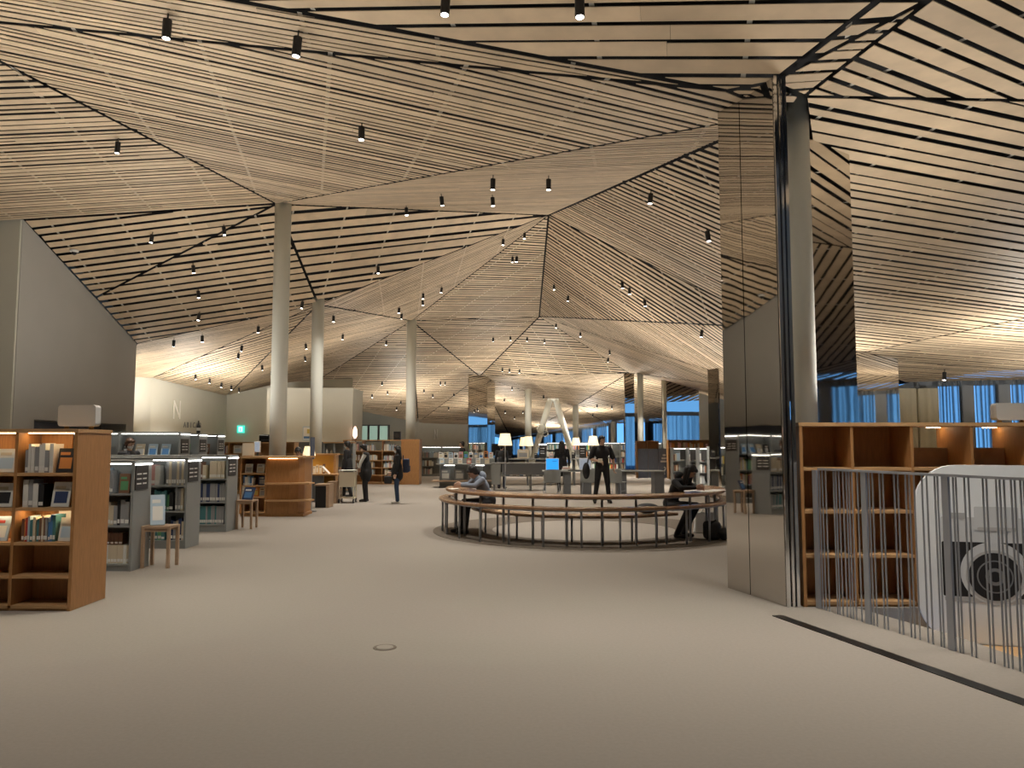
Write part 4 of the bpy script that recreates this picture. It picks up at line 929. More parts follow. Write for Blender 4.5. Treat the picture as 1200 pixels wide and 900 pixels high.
# display island with books, left of the desks
x0, x1 = GX(511, 27.2), GX(579, 27.2); c = (x0+x1)/2
t = thing('display_island', 'pale grey display island with rows of upright books', 'display', (c, 27.6, 0)); W = (x1-x0)/2
MB().box(-W, W, -.4, .4, .80, .84).build('island_top', 'grey_paint', t); MB().box(-W+.1, W-.1, -.05, .35, .05, .80).build('island_body', 'grey_paint', t); MB().box(-W-.15, W+.1, -.42, .42, .22, .26).build('low_shelf', 'stool_wood', t); MB().box(-W+.1, W-.1, -.35, .35, .001, .05).build('plinth', 'grey_dark', t)
MB().box(-W, W, .1, .4, .841, 1.02).build('back_step', 'grey_paint', t)
for i in range(4): MB().box(-W+.12+i*.5, -W+.14+i*.5, -.36, -.06, .26, .80).build('upright', 'grey_paint', t)
for x in (-W+.3, W-.7): MB().box(x, x+.36, -.39, -.37, .80-.02, .80-.001).build('light_strip', 'strip_glow', t)
r = random.Random(44)
for i in range(11):
    c_ = ['white', 'cream', 'pale_blue', 'white', 'pink', 'green', 'white', 'grey', 'white', 'orange', 'white'][i]; x = x0+.12+i*(x1-x0-.24)/10
    cover_book(x, 27.75, 1.02, .15, r.uniform(.2, .27), (c_, (bk_ := r.choice(['grey', 'cream', 'red', 'navy', 'black', 'blue', 'brown', 'green'])), r.choice(['black', 'red', 'blue'])), f'{c_.replace("_", " ")} cover with {bk_} picture on the upper step of display island', lean=.12, group='covers on the display island')
for i in range(6):
    c_ = ['pale_blue', 'white', 'white', 'red', 'white', 'cream'][i]; cover_book(x0+.2+i*.32, 27.3, .84, .16, .2, (c_, 'cream', 'grey'), f'{c_.replace("_", " ")} cover standing on the lower step of the display island', lean=.2, group='covers on the display island')
for i in range(3): cover_book(x0+.32+i*.5, 27.38, .26, .34, .40, ('grey', 'white', 'white'), 'pale magazine held in the open bays of the display island', lean=.25, group='magazines in the display island')
# table with stands, boards and plaques behind the desks
x0, x1 = GX(560, 29), GX(704, 29); c = (x0+x1)/2
t = thing('long_table', 'long grey table of lamps, boards and small stands behind desks', 'table', (c, 29.2, 0)); W = (x1-x0)/2
MB().box(-W, W, -.4, .4, .96, 1.0).build('table_top', 'grey_paint', t)
for i in range(6): MB().box(-W+.1+i*(2*W-.26)/5, -W+.16+i*(2*W-.26)/5, -.3, .3, .001, .96).build('leg_panel', 'grey_dark', t)
for px, pt, pb, w, lb in ((619, 511.5, 522.5, 12, 'cream lamp in front of its twin on the long grey table'), (613.5, 512.5, 522.5, 10, 'cream lamp half hidden by its twin on the long grey table'), (675, 513, 522, 11, 'small cream lamp beside a dark plaque on the long table'), (695, 511, 522, 13, 'larger cream lamp at the long table end')):
    lamp(px, pt, pb, w, 29.4 if px in (613.5, 675) else 29.05, 1.0, lb, 'table_lamp')
for px, lb in ((636, 'black plaque with white head on the long table by the props'), (683, 'black plaque with white head between two table lamps')):
    t = thing('plaque_stand', lb, 'sign', (GX(px, 28.9), 28.9, 1.001)); MB().box(-.13, .13, -.02, .02, .03, .50).build('plaque', 'grey_plaque', t); MB().box(-.14, .14, -.03, .03, .50, .54).build('head_light', 'strip_glow', t); MB().box(-.1, .1, -.06, .06, 0, .03).build('foot', 'grey_dark', t)
    for i in range(3): MB().box(-.09, .06, -.0215, -.0201, .36-.09*i, .38-.09*i).build('text_line', 'ink_pale', t)
for i, (px, w, h, c_, lb) in enumerate(((613, .42, .34, 'cream', 'cream printed table plan board on the long grey table'), (596, .2, .3, 'black', 'black tablet stand on the long grey table'), (646, .16, .18, 'pink', 'pink leaflet stand on the long grey table'), (628, .12, .2, 'black', 'black desk organiser on the long grey table'), (664, .2, .2, 'white', 'white sheet holder on the long grey table'), (672, .14, .22, 'black', 'black framed card on the long grey table'))):
    cover_book(GX(px, 28.85), 28.86, 1.0, w, h, (c_, 'grey' if c_ != 'black' else 'black', 'white'), lb, lean=.12, name='board', cat='board')
# book cart
t = thing('book_cart', 'cream steel book cart pushed by the librarian', 'cart', (GX(408.9, 20.5), 20.45, 0)); w = .19
for sx in (-1, 1):
    for sy in (-1, 1):
        MB().tube((sx*w, sy*.16, .11), (sx*w, sy*.16, .86), .014, n=8).build('upright', 'cart_cream' if 'cart_cream' in MAT else 'cream', t)
        wh = MB().tube((sx*w-.015, sy*.16, .055), (sx*w+.015, sy*.16, .055), .054, n=16).build('wheel', 'black_metal', t); MB().tube((sx*w-.017, sy*.16, .055), (sx*w+.017, sy*.16, .055), .02, n=10).build('hub', 'paper_white', wh)
MB().box(-w, w, -.17, .17, .42, .80).build('basket', 'cream', t); MB().box(-w-.02, w+.02, -.18, .18, .83, .86).build('top_tray', 'paper_white', t); MB().box(-w, w, -.17, .17, .12, .14).build('bottom_tray', 'cream', t); MB().tube((w+.05, -.16, .90), (w+.05, .16, .90), .013, n=8).build('handle', 'black_metal', t)
# counter lamp, toys, bottles
lamp(362.5, 523, 534, 15, 20.85, .741, 'glowing cone lamp on the inner desk of the service counter', 'desk_lamp')
t = thing('sign_pole', 'slim blue-grey counter sign pole in front of the cone lamp', 'sign', (GX(366.2, 17.75), 17.75, 0)); MB().lathe([(.12, .001), (.12, .02), (.015, .03)], n=16).build('base', 'grey_dark', t); MB().tube((0, 0, .02), (0, 0, 1.2), .012, n=8).build('pole', 'leg_steel', t); MB().box(-.05, .05, -.02, .02, 1.2, 1.70).build('sign_blade', 'screen_blue', t)
def toy(x, y, z, c, label, h=.24, name='stuffed_toy'):
    mb = MB(); mb.lathe([(.04, 0), (.07, .05), (.06, h*.5), (.035, h*.6)], n=12); o = thing(name, label, 'toy', (x, y, z+.001)); mb.build('body', c, o, smooth=True); MB().lathe([(.02, h*.58), (.055, h*.68), (.055, h*.85), (.02, h)], n=12).build('head', c, o, smooth=True)
    for sx in (-1, 1): MB().lathe([(.006, 0), (.018, .015), (.006, .03)], (sx*.04, 0, h*.93), 8).build('ear', c, o)
toy(GX(360, 17.9)-.12, 16.62, .72, 'book_pale_blue', 'pale plush doll sitting on the bent oak ledge', .26)
toy(GX(394, 24.7), 24.72, .80, 'book_brown', 'small brown figurine on the grey backed oak shelving', .22, 'figurine')
for i, (dx, c_, h) in enumerate(((-.10, 'white', .2), (-.02, 'cream', .24), (.07, 'white', .22), (.16, 'brown', .26))):
    cover_book(GX(372, 20.9)+dx, 21.0, .74, .07, h, (c_, 'white', 'grey'), f'{c_} upright card in front of the amber panel' if i else 'small white upright card in front of the yellow-lit panel', lean=.08, name='card', cat='card')
t = thing('reading_stand', 'slanted white book stand on the counter desk edge', 'stand', (GX(383, 20.7), 20.70, .742)); MB().bar((-.10, 0, .20), (.08, 0, .02), .22, .012).build('slope', 'paper_white', t); MB().box(-.05, .09, -.1, .1, 0, .01).build('base', 'paper_white', t); MB().bar((0, 0, .01), (-.03, 0, .125), .02, .01).build('prop', 'leg_steel', t)
for i, (px, h, c_, lb) in enumerate(((381, .16, 'white', 'small white bottle on the grey backed oak shelving'), (386.5, .14, 'cream', 'squat cream jar on the grey backed oak shelving'), (390, .3, 'grey', 'tall thin grey vase on the grey backed oak shelving'))):
    o = MB().lathe([(.03, 0), (.035, h*.1), (.034, h*.6), (.014, h*.75), (.014, h*.97), (.017, h)], n=12).build('bottle', 'book_'+c_, smooth=True); o.location = (GX(px+2, 24.7), 24.72, 1.222); tag(o, lb, 'bottle')
# devices on the counter top
t = thing('black_printer', 'black printer standing on the low oak shelving', 'printer', (GX(316, 24.2), 24.25, 1.601)); bevel(MB().box(-.3, .3, -.18, .18, 0, .22).build('body', 'black_metal', t), .02); MB().box(-.22, .22, -.24, -.181, .05, .07).build('paper_tray', 'grey_dark', t); MB().box(-.28, .28, -.12, .16, .2205, .24).build('lid', 'grey_dark', t)
monitor(298, 305, 517, 530, 17.2, 1.281, 'screen_page', 'small monitor turned on the oak counter top')
t = thing('wine_bottle', 'dark bottle standing on top of a tall grey bookshelf', 'bottle', (GX(231, 18.4), 18.45, 1.801)); MB().lathe([(.04, 0), (.042, .02), (.042, .17), (.016, .23)], n=14).build('body', 'ink_black', t, smooth=True); MB().lathe([(.016, .23), (.016, .29), (.018, .3)], n=12).build('neck', 'ink_black', t, smooth=True); MB().lathe([(.0425, .06), (.0425, .13)], n=14).build('label_band', 'paper_white', t)
t = thing('black_speaker', 'black box speaker on the long oak bookcase beside the column', 'speaker', (GX(465, 29.8), 29.88, 1.704)); bevel(MB().box(-.13, .13, -.1, .1, 0, .32).build('cabinet', 'black_metal', t), .01); MB().tube((0, -.1005, .16), (0, -.104, .16), .08, n=18).build('cone', 'grey_plaque', t)
# signs on the walls
t = thing('exit_sign', 'lit green and white emergency exit sign on the pale corner wall', 'sign', P(282.5, 503, 35.9)); mat('exit_green', (.05, .4, .3), .4, emit=(.05, .8, .62), estr=1.1); mat('exit_white', (.6, .9, .85), .4, emit=(.6, 1, .92), estr=1.2)
bevel(MB().box(-.17, .17, -.06, 0, -.17, .17).build('casing', 'exit_green', t), .01); MB().box(-.09, .09, -.063, -.0602, -.12, .12).build('pictogram_field', 'exit_white', t); MB().box(-.03, .02, -.066, -.0632, -.08, .06).build('running_figure', 'exit_green', t)
def wall_text(s, px, py, wall_a, wall_b, size, m, lb, sx=1., off=.06):
    a = Vector((wall_a.x, wall_a.y, 0)); b = Vector((wall_b.x, wall_b.y, 0)); dd = (b-a).normalized(); nn = Vector((-dd.y, dd.x, 0)); r_ = ray(px, py); t = (a-CAM).dot(nn)/r_.dot(nn); p = CAM+r_*t
    if nn.y > 0: nn = -nn
    p += nn*off; o = text_mesh(s, size, .012, m, 'wall_letter', None, p, (math.pi/2, 0, math.atan2(dd.y, dd.x)), sx=sx); tag(o, lb, 'letter'); return o
mat('letter_white', (.9, .9, .85), .5)
wall_text('N', 205.5, 491, Wb, Wc, 1.15, 'letter_white', 'tall thin white letter N on the pale curved wall', .62)
wall_text('N', 510, 515, Vector((Nn.x, 56.3, 0)), Vector((nr.x, 66, 0)), 1.15, 'letter_white', 'tall thin white letter N on the far wall', .62)
wl_ = thing('wall_lettering', 'short row of small dark letters on the pale wall', 'lettering', P(224, 501, 33.4))
for i, g_ in enumerate('ABICAB'):
    o = wall_text(g_, 215+i*3.6, 501+.1*i, Wb, Wc, .34, 'ink_grey', None, .7); del o['category']; o.name = 'letter'; o.parent = wl_; o.location = o.location-wl_.location
# noticeboard poster beside the column, glazed office windows
t = thing('poster', 'small framed poster with blue and yellow picture on the white room', 'poster', P(360, 508, 33.0)+Vector((0, -.002, 0))); MB().box(-.19, .19, -.02, 0, -.3, .3).build('frame', 'book_pale_blue', t); MB().box(-.16, .16, -.023, -.0201, -.26, .26).build('sheet', 'paper_white', t); MB().box(0, .14, -.026, -.0232, 0, .18).build('picture', 'book_yellow', t); MB().box(-.14, .12, -.026, -.0232, -.22, -.12).build('caption', 'book_blue', t)
mat('pane_green', (.35, .5, .43), .2, emit=(.55, .8, .66), estr=.35)
p = P(437, 508, 52.); t = thing('window_7', 'glazed office window with pale green panes in the far wall', 'window', (p.x, p.y, 0), kind='structure')
for i in range(3): MB().box(-.85+i*.68, -.85+i*.68+.52, -.3, -.26, p.z-.45, p.z+.5).build('pane', 'pane_green', t)
for i in range(4): MB().box(-.99+i*.68, -.87+i*.68, -.32, -.1, p.z-.5, p.z+.55).build('frame_post', 'teal_frame' if 'teal_frame' in MAT else 'grey_dark', t)
for z in (p.z-.56, p.z+.52): MB().box(-.99, 1.17, -.32, -.1, z, z+.06).build('frame_rail', 'grey_dark', t)
# wall lamp at the white room corner
t = thing('wall_lamp', 'glowing pinkish wall lamp at the white room corner', 'lamp', P(417, 508, 33.)+Vector((0, -.05, 0))); mat('pink_glow', (.9, .6, .5), .5, emit=(1, .6, .45), estr=2.5); MB().box(-.03, .03, -.02, .04, -.35, .3).build('bracket', 'grey_dark', t); MB().lathe([(.03, -.22), (.10, -.1), (.09, .15), (.03, .3)], (0, -.12, 0), 14).build('globe', 'pink_glow', t, smooth=True)
STUFF_o = STUFF.build('distant_books', BMAT); tag(STUFF_o, 'countless small books filling the distant shelves', 'books', kind='stuff')
# ---------------------------------------------------------------- people
mat('skin', (.50, .32, .23), .6); mat('hair_black', (.012, .010, .010), .5); mat('hair_brown', (.07, .035, .02), .5)
mat('cloth_black', (.013, .013, .015), .85); mat('cloth_navy', (.02, .028, .06), .85); mat('cloth_hoodie', (.22, .26, .33), .9, noise=.08, nscale=30); mat('cloth_white', (.62, .62, .60), .85); mat('cloth_jeans', (.025, .05, .10), .85); mat('cloth_charcoal', (.035, .037, .042), .85)
mat('shoe_black', (.012, .012, .012), .5); mat('shoe_white', (.6, .58, .55), .6); mat('mask_white', (.75, .76, .76), .8); mat('lip', (.36, .14, .12), .5); mat('bag_dark', (.02, .02, .022), .7)
def cap_geo(mb, a, b, ra, rb, n=12):
    a = Vector(a); b = Vector(b); d = b-a; L = d.length
    d = d/L if L > 1e-6 else Vector((0, 0, 1)); u = d.orthogonal().normalized(); w = d.cross(u); rings = []
    for k in range(5): q = math.pi/2*k/5; rings.append((a-d*(ra*math.cos(q)), ra*math.sin(q) if k else .002))
    rings.append((a, ra)); rings.append((b, rb))
    for k in range(4, -1, -1): q = math.pi/2*k/5; rings.append((b+d*(rb*math.cos(q)), rb*math.sin(q) if k else .002))
    vs_ = [c+u*(r*math.cos(2*math.pi*i/n))+w*(r*math.sin(2*math.pi*i/n)) for c, r in rings for i in range(n)]
    fs = [(k*n+i, k*n+(i+1) % n, (k+1)*n+(i+1) % n, (k+1)*n+i) for k in range(len(rings)-1) for i in range(n)]
    fs += [tuple(range(n))[::-1], tuple((len(rings)-1)*n+i for i in range(n))]
    mb.add(vs_, fs)
def ell_geo(mb, c, r, rot=None, n=16, m=10):
    c = Vector(c); rot = rot or Matrix.Identity(3); vs_ = []
    for k in range(m+1):
        q = math.pi*k/m; s_ = max(math.sin(q), .01)
        for i in range(n): t = 2*math.pi*i/n; vs_.append(c+rot @ Vector((r[0]*s_*math.cos(t), r[1]*s_*math.sin(t), r[2]*math.cos(q))))
    fs = [(k*n+i, (k+1)*n+i, (k+1)*n+(i+1) % n, k*n+(i+1) % n) for k in range(m) for i in range(n)]
    fs += [tuple(range(n)), tuple(m*n+i for i in range(n))[::-1]]
    mb.add(vs_, fs)
def person(label, loc, rz, H=1.68, top='cloth_black', pants='cloth_black', shoes='shoe_black', hair='hair_black', long_hair=False, sleeves=1., J=None, head_rot=(0, 0), mask=False, coat=0., hood=False, skirt=None, slim=1., voxel=.011, apron=False, fingers=.5, sleeve_mat=None):
    """local frame: facing -y. J overrides joints (metres)."""
    s = H/1.70
    D = dict(pelvis=(0, 0, .93), waist=(0, 0, 1.08), chest=(0, -.005, 1.27), neck=(0, .01, 1.44), head=(0, -.015, 1.58))
    for sx, t in ((-1, 'r'), (1, 'l')):
        D.update({t+'sh': (sx*.185, .01, 1.385), t+'el': (sx*.235, .03, 1.12), t+'wr': (sx*.245, -.03, .88), t+'hip': (sx*.09, 0, .90), t+'kn': (sx*.10, -.015, .49), t+'an': (sx*.10, .02, .085)})
    D = {k: Vector(v_)*s for k, v_ in D.items()}
    for k, v_ in (J or {}).items(): D[k] = Vector(v_)
    prims = []       # (kind, data, material)
    def cap(a, b, ra, rb, m): prims.append(('c', Vector(a), Vector(b), ra*s, rb*s, m))
    def ell(c, r, m, rot=None): prims.append(('e', Vector(c), Vector(r)*s, rot or Matrix.Identity(3), m))
    def frame(a, b):   # torso frame: z along a->b, x as close to sideways as possible
        z = (Vector(b)-Vector(a)).normalized(); x = Vector((1, 0, 0)); x = (x-z*x.dot(z)).normalized(); y = z.cross(x); return Matrix((x, y, z)).transposed()
    fr = frame(D['pelvis'], D['chest'])
    ell(D['pelvis'], (.165*slim, .115*slim, .14), pants if not coat else top, fr); ell((D['pelvis']+D['waist'])/2+fr @ Vector((0, 0, .02*s)), (.15*slim, .105*slim, .14), top, fr)
    ell(D['waist'], (.15*slim, .10*slim, .15), top, fr); fr2 = frame(D['waist'], D['neck']); ell(D['chest'], (.175*slim, .115*slim, .19), top, fr2); ell(D['chest']+(D['neck']-D['chest'])*.45, (.17*slim, .09, .10), top, fr2)
    cap(D['rsh'], D['lsh'], .062, .062, top)
    cap(D['neck']-(D['neck']-D['chest']).normalized()*.03*s, D['head'], .052, .05, 'skin')
    hm = Matrix.Rotation(head_rot[0], 3, 'Z') @ Matrix.Rotation(head_rot[1], 3, 'X')
    hd = D['head']
    ell(hd+hm @ Vector((0, .005, .02))*s, (.074, .092, .095), 'skin', hm); ell(hd+hm @ Vector((0, -.025, -.045))*s, (.055, .062, .065), 'mask_white' if mask else 'skin', hm)
    cap(hd+hm @ Vector((0, -.088, .01))*s, hd+hm @ Vector((0, -.100, -.02))*s, .009, .014, 'mask_white' if mask else 'skin')
    for sx in (-1, 1): ell(hd+hm @ Vector((sx*.076, .01, -.005))*s, (.012, .02, .032), 'skin', hm)
    for t, sx in (('r', -1), ('l', 1)):
        sh, el, wr = D[t+'sh'], D[t+'el'], D[t+'wr']; sm = sleeve_mat or top
        if sleeves >= 1:
            cap(sh, el, .060, .047, sm); cap(el, wr, .047, .036, sm)
        else:
            q = sh+(el-sh)*.85; cap(sh, q, .068, .066, sm); cap(q, el, .042, .040, 'skin'); cap(el, wr, .040, .027, 'skin')
        dd = (wr-el).normalized(); side = Vector((0, -1, 0)) if abs(dd.z) > .6 else Vector((0, 0, 1)); side = (side-dd*side.dot(dd)).normalized(); lat = dd.cross(side)
        palm = wr+dd*.075*s; pr = Matrix((lat, side, dd)).transposed(); 
        cap(wr, wr+dd*.03*s, .026, .028, 'skin'); ell(wr+dd*.055*s, (.022, .040, .05), 'skin', pr)
        curl = -lat*sx if abs(dd.z) > .6 else Vector((0, 0, -1))
        for i, ln in enumerate((.058, .07, .074, .062)):
            b0 = palm+side*((i-1.5)*-.021*s)+dd*.015*s; b1 = b0+(dd*.8+curl*fingers*.6).normalized()*ln*.55*s; b2 = b1+(dd*.55+curl*fingers*1.6).normalized()*ln*.55*s
            cap(b0, b1, .0105, .010, 'skin'); cap(b1, b2, .010, .009, 'skin')
        b0 = wr+dd*.03*s+side*.025*s; b1 = b0+(dd+side*.9).normalized()*.04*s; cap(b0, b1, .013, .011, 'skin'); cap(b1, b1+(dd+side*.2).normalized()*.03*s, .011, .0095, 'skin')
        hp, kn, an = D[t+'hip'], D[t+'kn'], D[t+'an']
        cap(hp, kn, .088*slim, .064, pants); cap(kn, an, .064, .052, pants)
        tv = D.get(t+'toe'); fd = (tv-an) if tv else Vector((sx*.02, -.15, -.045))*s
        cap(an-Vector((0, -.02, .035))*s, an+fd, .042, .034, shoes); cap(an+Vector((0, .03*s, -.04*s)), an+fd*.5+Vector((0, 0, -.02*s)), .038, .036, shoes)
    if coat:
        cap(D['waist'], D['pelvis']+Vector((0, 0, -coat)), .15*slim, .185*slim, top)
    if apron:
        prims.append(('e', D['pelvis']+Vector((0, .01, -.12*s)), Vector((.20, .17, .26))*s, Matrix.Identity(3), top))
    mb = MB()
    for p in prims:
        if p[0] == 'c': cap_geo(mb, p[1], p[2], p[3], p[4])
        else: ell_geo(mb, p[1], p[2], p[3])
    me = mb.mesh('body_src', 'skin'); src = bpy.data.objects.new('body_src', me); COL.objects.link(src)
    rm = src.modifiers.new('r', 'REMESH'); rm.mode = 'VOXEL'; rm.voxel_size = voxel; sm_ = src.modifiers.new('s', 'SMOOTH'); sm_.factor = .5; sm_.iterations = 3
    bpy.context.view_layer.update()
    out = bpy.data.meshes.new_from_object(src.evaluated_get(bpy.context.evaluated_depsgraph_get())); bpy.data.objects.remove(src)
    import numpy as np
    nF = len(out.polygons); cen = np.empty(nF*3); out.polygons.foreach_get('center', cen); cen = cen.reshape(-1, 3)
    best = np.full(nF, 1e9); idx = np.zeros(nF, dtype=int); ms = []
    for p in prims:
        m = p[-1]
        if m not in ms: ms.append(m)
        if p[0] == 'c':
            a, b = np.array(p[1]), np.array(p[2]); ab = b-a; tt = np.clip(((cen-a) @ ab)/max(ab @ ab, 1e-9), 0, 1); dist = np.linalg.norm(cen-(a+tt[:, None]*ab), axis=1)-(p[3]+(p[4]-p[3])*tt)
        else:
            q = (cen-np.array(p[1])) @ np.array(p[3]); r_ = np.array(p[2]); k0 = np.linalg.norm(q/r_, axis=1); k1 = np.linalg.norm(q/(r_*r_), axis=1); dist = k0*(k0-1)/np.maximum(k1, 1e-9)
        w = dist < best; best[w] = dist[w]; idx[w] = ms.index(m)
    out.materials.clear()
    for m in ms: out.materials.append(MAT[m])
    out.polygons.foreach_set('material_index', idx.tolist()); out.polygons.foreach_set('use_smooth', [True]*nF); out.update()
    o = link('person', out); out.name = 'person'; o.location = loc; o.rotation_euler = (0, 0, rz); tag(o, label, 'person')
    # hair, eyes, mouth
    hb = MB(); R3_ = hm
    ell_geo(hb, hd+R3_ @ Vector((0, .022, .040))*s, Vector((.086, .096, .088))*s, R3_, 20, 12)
    for sx in (-1, 1): ell_geo(hb, hd+R3_ @ Vector((sx*.066, .028, .0))*s, Vector((.022, .055, .06))*s, R3_)
    ell_geo(hb, hd+R3_ @ Vector((0, -.052, .078))*s, Vector((.060, .042, .030))*s, R3_)
    ell_geo(hb, hd+R3_ @ Vector((0, .06, -.03))*s, Vector((.065, .045, .07))*s, R3_)
    if long_hair:
        for sx in (-1, 0, 1): cap_geo(hb, hd+R3_ @ Vector((sx*.05, .06, 0))*s, hd+R3_ @ Vector((sx*.065, .085, -.02))*s+Vector((0, .03, -.24))*s, .055*s, .04*s)
        for sx in (-1, 1): cap_geo(hb, hd+R3_ @ Vector((sx*.075, .01, .02))*s, hd+R3_ @ Vector((sx*.085, .0, -.06))*s+Vector((0, 0, -.14))*s, .028*s, .022*s)
    hr = hb.build('hair', hair, o, smooth=True)
    if hood:
        h2 = MB(); ell_geo(h2, D['neck']+Vector((0, .09, .02))*s, Vector((.12, .07, .09))*s); h2.build('hood', top, o, smooth=True)
    for sx in (-1, 1):
        e = MB(); ell_geo(e, hd+R3_ @ Vector((sx*.030, -.082, .018))*s, Vector((.013, .008, .007))*s, R3_, 10, 6); e.build('eye', 'hair_black', o, smooth=True)
        e = MB(); cap_geo(e, hd+R3_ @ Vector((sx*.018, -.088, .038))*s, hd+R3_ @ Vector((sx*.045, -.079, .040))*s, .004*s, .003*s, 6); e.build('eyebrow', hair, o, smooth=True)
    if not mask:
        e = MB(); cap_geo(e, hd+R3_ @ Vector((-.018, -.083, -.052))*s, hd+R3_ @ Vector((.018, -.083, -.052))*s, .006*s, .006*s, 8); e.build('mouth', 'lip', o, smooth=True)
    return o
def facing(dx, dy): return math.atan2(dx, -dy)     # rz so that local -y points to (dx, dy)
def seated(lean, zseat, feet):
    J = dict(pelvis=(0, 0, zseat+.145), waist=(0, -.06*lean, zseat+.24), chest=(0, -.19*lean, zseat+.40), neck=(0, -.30*lean, zseat+.53), head=(0, -.40*lean, zseat+.62))
    for t, sx in (('r', -1), ('l', 1)): J.update({t+'hip': (sx*.09, -.03, zseat+.09), t+'kn': (sx*.11, -.42, zseat+.10), t+'an': (sx*.11, -feet, .09), t+'sh': (sx*.17, -.25*lean, zseat+.49), t+'el': (sx*.22, -.32, .835), t+'wr': (sx*.09, -.50, .84)})
    return J
zs_ = .435
ang = math.radians(199); loc = (RC[0]+1.80*math.cos(ang), RC[1]+1.80*math.sin(ang), 0)
J = seated(.72, zs_, .46); J['rtoe'] = (-.13, -.62, .05); J['ltoe'] = (.13, -.60, .05); J['ran'] = (-.11, -.48, .09)
person('person in grey-blue hoodie bent over writing at the ring table', loc, facing(math.cos(ang), math.sin(ang)), 1.70, 'cloth_hoodie', 'cloth_black', 'shoe_black', J=J, head_rot=(0, .75), hood=True, fingers=.15)
ang = math.radians(318); loc = (RC[0]+1.80*math.cos(ang), RC[1]+1.80*math.sin(ang), 0)
J = seated(.76, zs_, .18); J['rtoe'] = (-.12, -.33, .05); J['ltoe'] = (.12, -.33, .05)
J['head'] = (.05, -.36, zs_+.66); J['neck'] = (.02, -.25, zs_+.55)
person('person with long black hair in black hoodie leaning on the ring table', loc, facing(math.cos(ang), math.sin(ang)), 1.62, 'cloth_black', 'cloth_black', 'shoe_black', long_hair=True, J=J, head_rot=(.1, .8), fingers=.15, hood=True)
p = PZ(706, 590); s = 1.75/1.7
J = {'rhip': (-.09, 0, .92), 'rkn': (-.15, -.03, .50), 'ran': (-.20, .02, .09), 'lhip': (.09, 0, .92), 'lkn': (.14, -.02, .50), 'lan': (.18, .03, .09), 'rel': (-.29, .02, 1.15), 'rwr': (-.12, -.22, 1.10), 'lel': (.31, .04, 1.16), 'lwr': (.30, -.05, .92)}
person('standing person in black short-sleeved top and black trousers with shoulder bag', (p.x, p.y, 0), .1, 1.76, 'cloth_black', 'cloth_black', sleeves=.5, J=J, head_rot=(.35, .05), slim=1.12, fingers=.9)
t = thing('shoulder_bag', 'dark slouchy shoulder bag hanging at the standing person side', 'bag', (p.x-.40, p.y+.12, 0)); b = MB(); ell_geo(b, (0, .05, .84), (.10, .07, .22)); b.build('bag_body', 'bag_dark', t, smooth=True); MB().bar((.02, .03, 1.0), (.14, -.02, 1.46), .04, .01, upv=(0, 1, 0)).build('strap', 'grey_dark', t)
t = thing('paper_packet', 'small pale packet held in the standing person hand', 'packet', (p.x-.07, p.y-.335, 1.10)); bevel(MB().box(-.07, .04, -.025, .025, -.03, .07).build('packet', 'cream', t), .01); MB().box(-.07, .04, -.027, -.0252, .045, .06).build('fold', 'paper_white', t)
# coat wearer at counter
p = PZ(405, 583)
person('person in long black coat and white mask standing by counter shelf', (p.x, p.y+.15, 0), facing(-1, .15), 1.62, 'cloth_black', 'cloth_black', J={'rkn': (-.09, -.10, .47), 'ran': (-.09, -.12, .09), 'lan': (.09, .16, .09), 'lkn': (.09, .05, .47), 'rel': (-.24, -.05, 1.05), 'rwr': (-.2, -.22, .86)}, mask=True, coat=.12, head_rot=(0, .15))
p = PZ(428, 588)
person('librarian in black apron vest and white sleeves pushing a book cart', (p.x, p.y, 0), facing(-1, 0), 1.56, 'cloth_black', 'cloth_black', sleeve_mat='cloth_white', J={'rel': (-.22, -.10, 1.04), 'rwr': (-.16, -.13, .93), 'lel': (.22, -.10, 1.04), 'lwr': (.16, -.13, .93), 'head': (0, -.07, 1.43), 'neck': (0, -.02, 1.31)}, head_rot=(0, .3), apron=True, coat=.1)
p = PZ(465, 590)
person('person in black top and dark jeans waiting with bag, long hair', (p.x, p.y, 0), facing(-1, -.1), 1.50, 'cloth_black', 'cloth_jeans', 'shoe_white', long_hair=True, coat=.10, J={'rwr': (-.12, -.16, .82), 'rel': (-.21, -.02, .98)}, mask=True)
t = thing('backpack', 'navy backpack worn by the long-haired standing person', 'bag', (p.x+.235, p.y+.01, 0)); bevel(MB().box(-.075, .075, -.14, .14, .80, 1.16).build('bag_body', 'cloth_navy', t), .04, 3); MB().box(-.105, -.08, .05, .09, .95, 1.25).build('strap', 'cloth_navy', t); MB().box(.078, .095, -.1, .1, .83, .98).build('front_pocket', 'cloth_navy', t)
t = thing('handbag', 'black handbag carried low by the long-haired standing person', 'bag', (p.x-.20, p.y-.2, 0)); bevel(MB().box(-.10, .10, -.05, .05, .52, .72).build('bag_body', 'bag_dark', t), .03, 3); MB().tube((-.05, 0, .72), (.0, .02, .80), .008, n=6).build('handle', 'bag_dark', t)
person('dark-haired person in black coat standing behind the desk monitors', (GX(658.5, 24.9), 24.95, 0), math.pi, 1.64, 'cloth_black', 'cloth_black', long_hair=True, coat=.2, slim=1.1)
person('person in black shirt standing beyond the display island', (GX(541, 29.5), 29.8, 0), facing(-1, -.4), 1.64, 'cloth_black', 'cloth_black')
person('person in charcoal jacket with back turned beside the display island', (GX(588, 26.6), 26.75, 0), math.pi-.3, 1.56, 'cloth_charcoal', 'cloth_navy', coat=.12, hair='hair_black')
person('staff member looking down behind the oak service counter', (GX(349, 18.35), 18.4, 0), facing(.2, -1), 1.50, 'cloth_charcoal', 'cloth_black', J={'head': (0, -.10, 1.36), 'neck': (0, -.03, 1.26)}, head_rot=(0, .6))
person('brown-haired person in white mask browsing behind the grey bookshelves', (GX(152, 15.3), 15.3, 0), facing(1, -.5), 1.66, 'cloth_charcoal', 'cloth_black', hair='hair_brown', mask=True, head_rot=(0, .35))
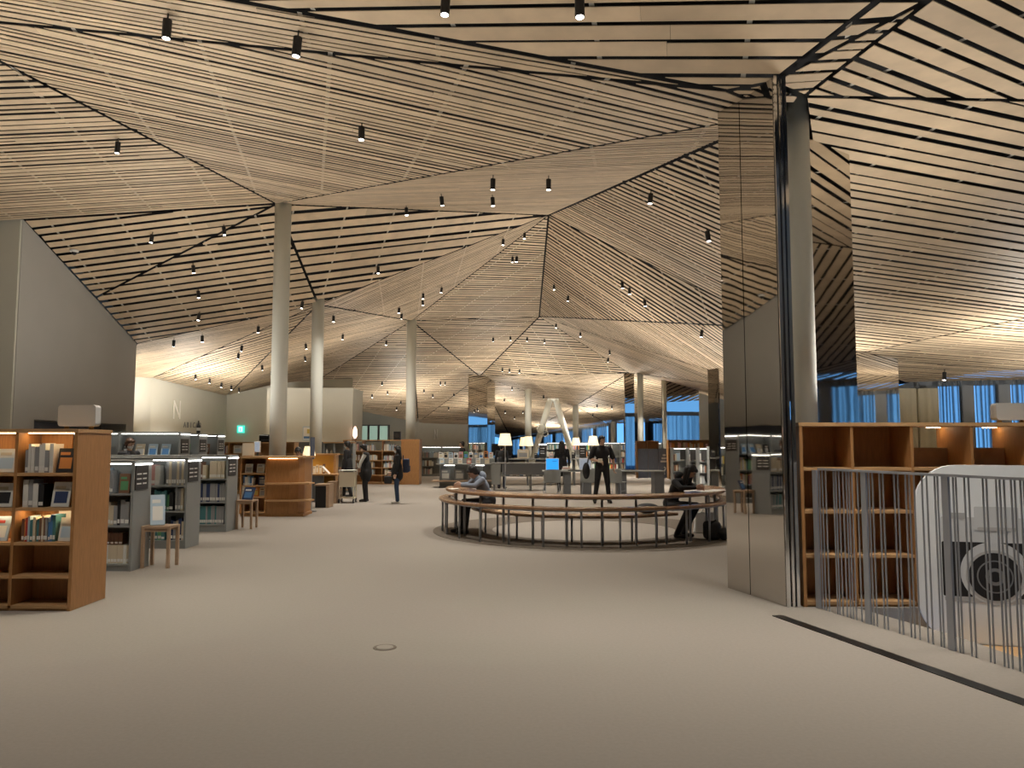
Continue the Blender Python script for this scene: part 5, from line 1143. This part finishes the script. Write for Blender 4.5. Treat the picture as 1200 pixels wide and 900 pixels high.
# bags and papers around the ring
b = thing('black_backpack', 'black backpack lying on the carpet by the ring bench', 'bag', PZ(836, 633)+Vector((0, 0, .006))); m_ = MB(); m_.box(-.15, .13, -.05, .13, .0, .30); bevel(m_.build('bag_body', 'bag_dark', b), .07, 4); m_ = MB(); ell_geo(m_, (.16, -.04, .10), (.10, .09, .098)); m_.build('front_pouch', 'bag_dark', b, smooth=True)
m_ = MB(); cap_geo(m_, (-.08, -.05, .25), (.02, -.08, .32), .012, .012, 8); m_.build('handle', 'bag_dark', b, smooth=True)
def on_ring(a, r, z): a = math.radians(a); return (RC[0]+r*math.cos(a), RC[1]+r*math.sin(a), z)
b = thing('dark_bag', 'soft dark bag lying on the inner ring seat', 'bag', on_ring(297, 1.9, .436)); m_ = MB(); ell_geo(m_, (0, 0, .085), (.2, .11, .082)); m_.build('bag_body', 'bag_dark', b, smooth=True); m_ = MB(); ell_geo(m_, (-.05, -.10, .09), (.035, .012, .035)); ell_geo(m_, (-.1, -.09, .06), (.02, .02, .025)); m_.build('red_charm', 'book_red', b, smooth=True)
b = thing('spread_papers', 'white study papers spread on the ring table', 'papers', on_ring(328, 2.34, .766))
for i, (x, y, a) in enumerate(((-.12, -.05, .3), (.05, .06, .7), (.22, .22, .9))):
    q = MB().box(-.105, .105, -.15, .15, .0005+.002*i, .002+.002*i).build('sheet', 'paper_white', b); q.location = (x, y, 0); q.rotation_euler = (0, 0, a)
b = thing('open_notebook', 'open notebook under the writing hands on the ring table', 'notebook', on_ring(197, 2.40, .766), math.radians(107))
for sx in (-1, 1): MB().box(min(0, sx*.13)+.001, max(0, sx*.13), -.08, .08, 0, .008).build('page_half', 'paper_white', b)
b = thing('cloth_tote', 'pale cloth tote bag leaning under the ring table', 'bag', on_ring(344, 2.14, 0)); b.location.z = .007; bevel(MB().add([(-.2, -.06, 0), (.2, -.06, 0), (.2, .06, 0), (-.2, .06, 0), (-.17, -.02, .36), (.17, -.02, .36), (.17, .02, .36), (-.17, .02, .36)], [(0, 3, 2, 1), (4, 5, 6, 7), (0, 1, 5, 4), (1, 2, 6, 5), (2, 3, 7, 6), (3, 0, 4, 7)]).build('bag_body', 'cloth_white', b), .02)
for y in (-.015, .015): MB().bar((-.08, y, .35), (0, y, .44), .02, .006).build('handle', 'cloth_white', b)
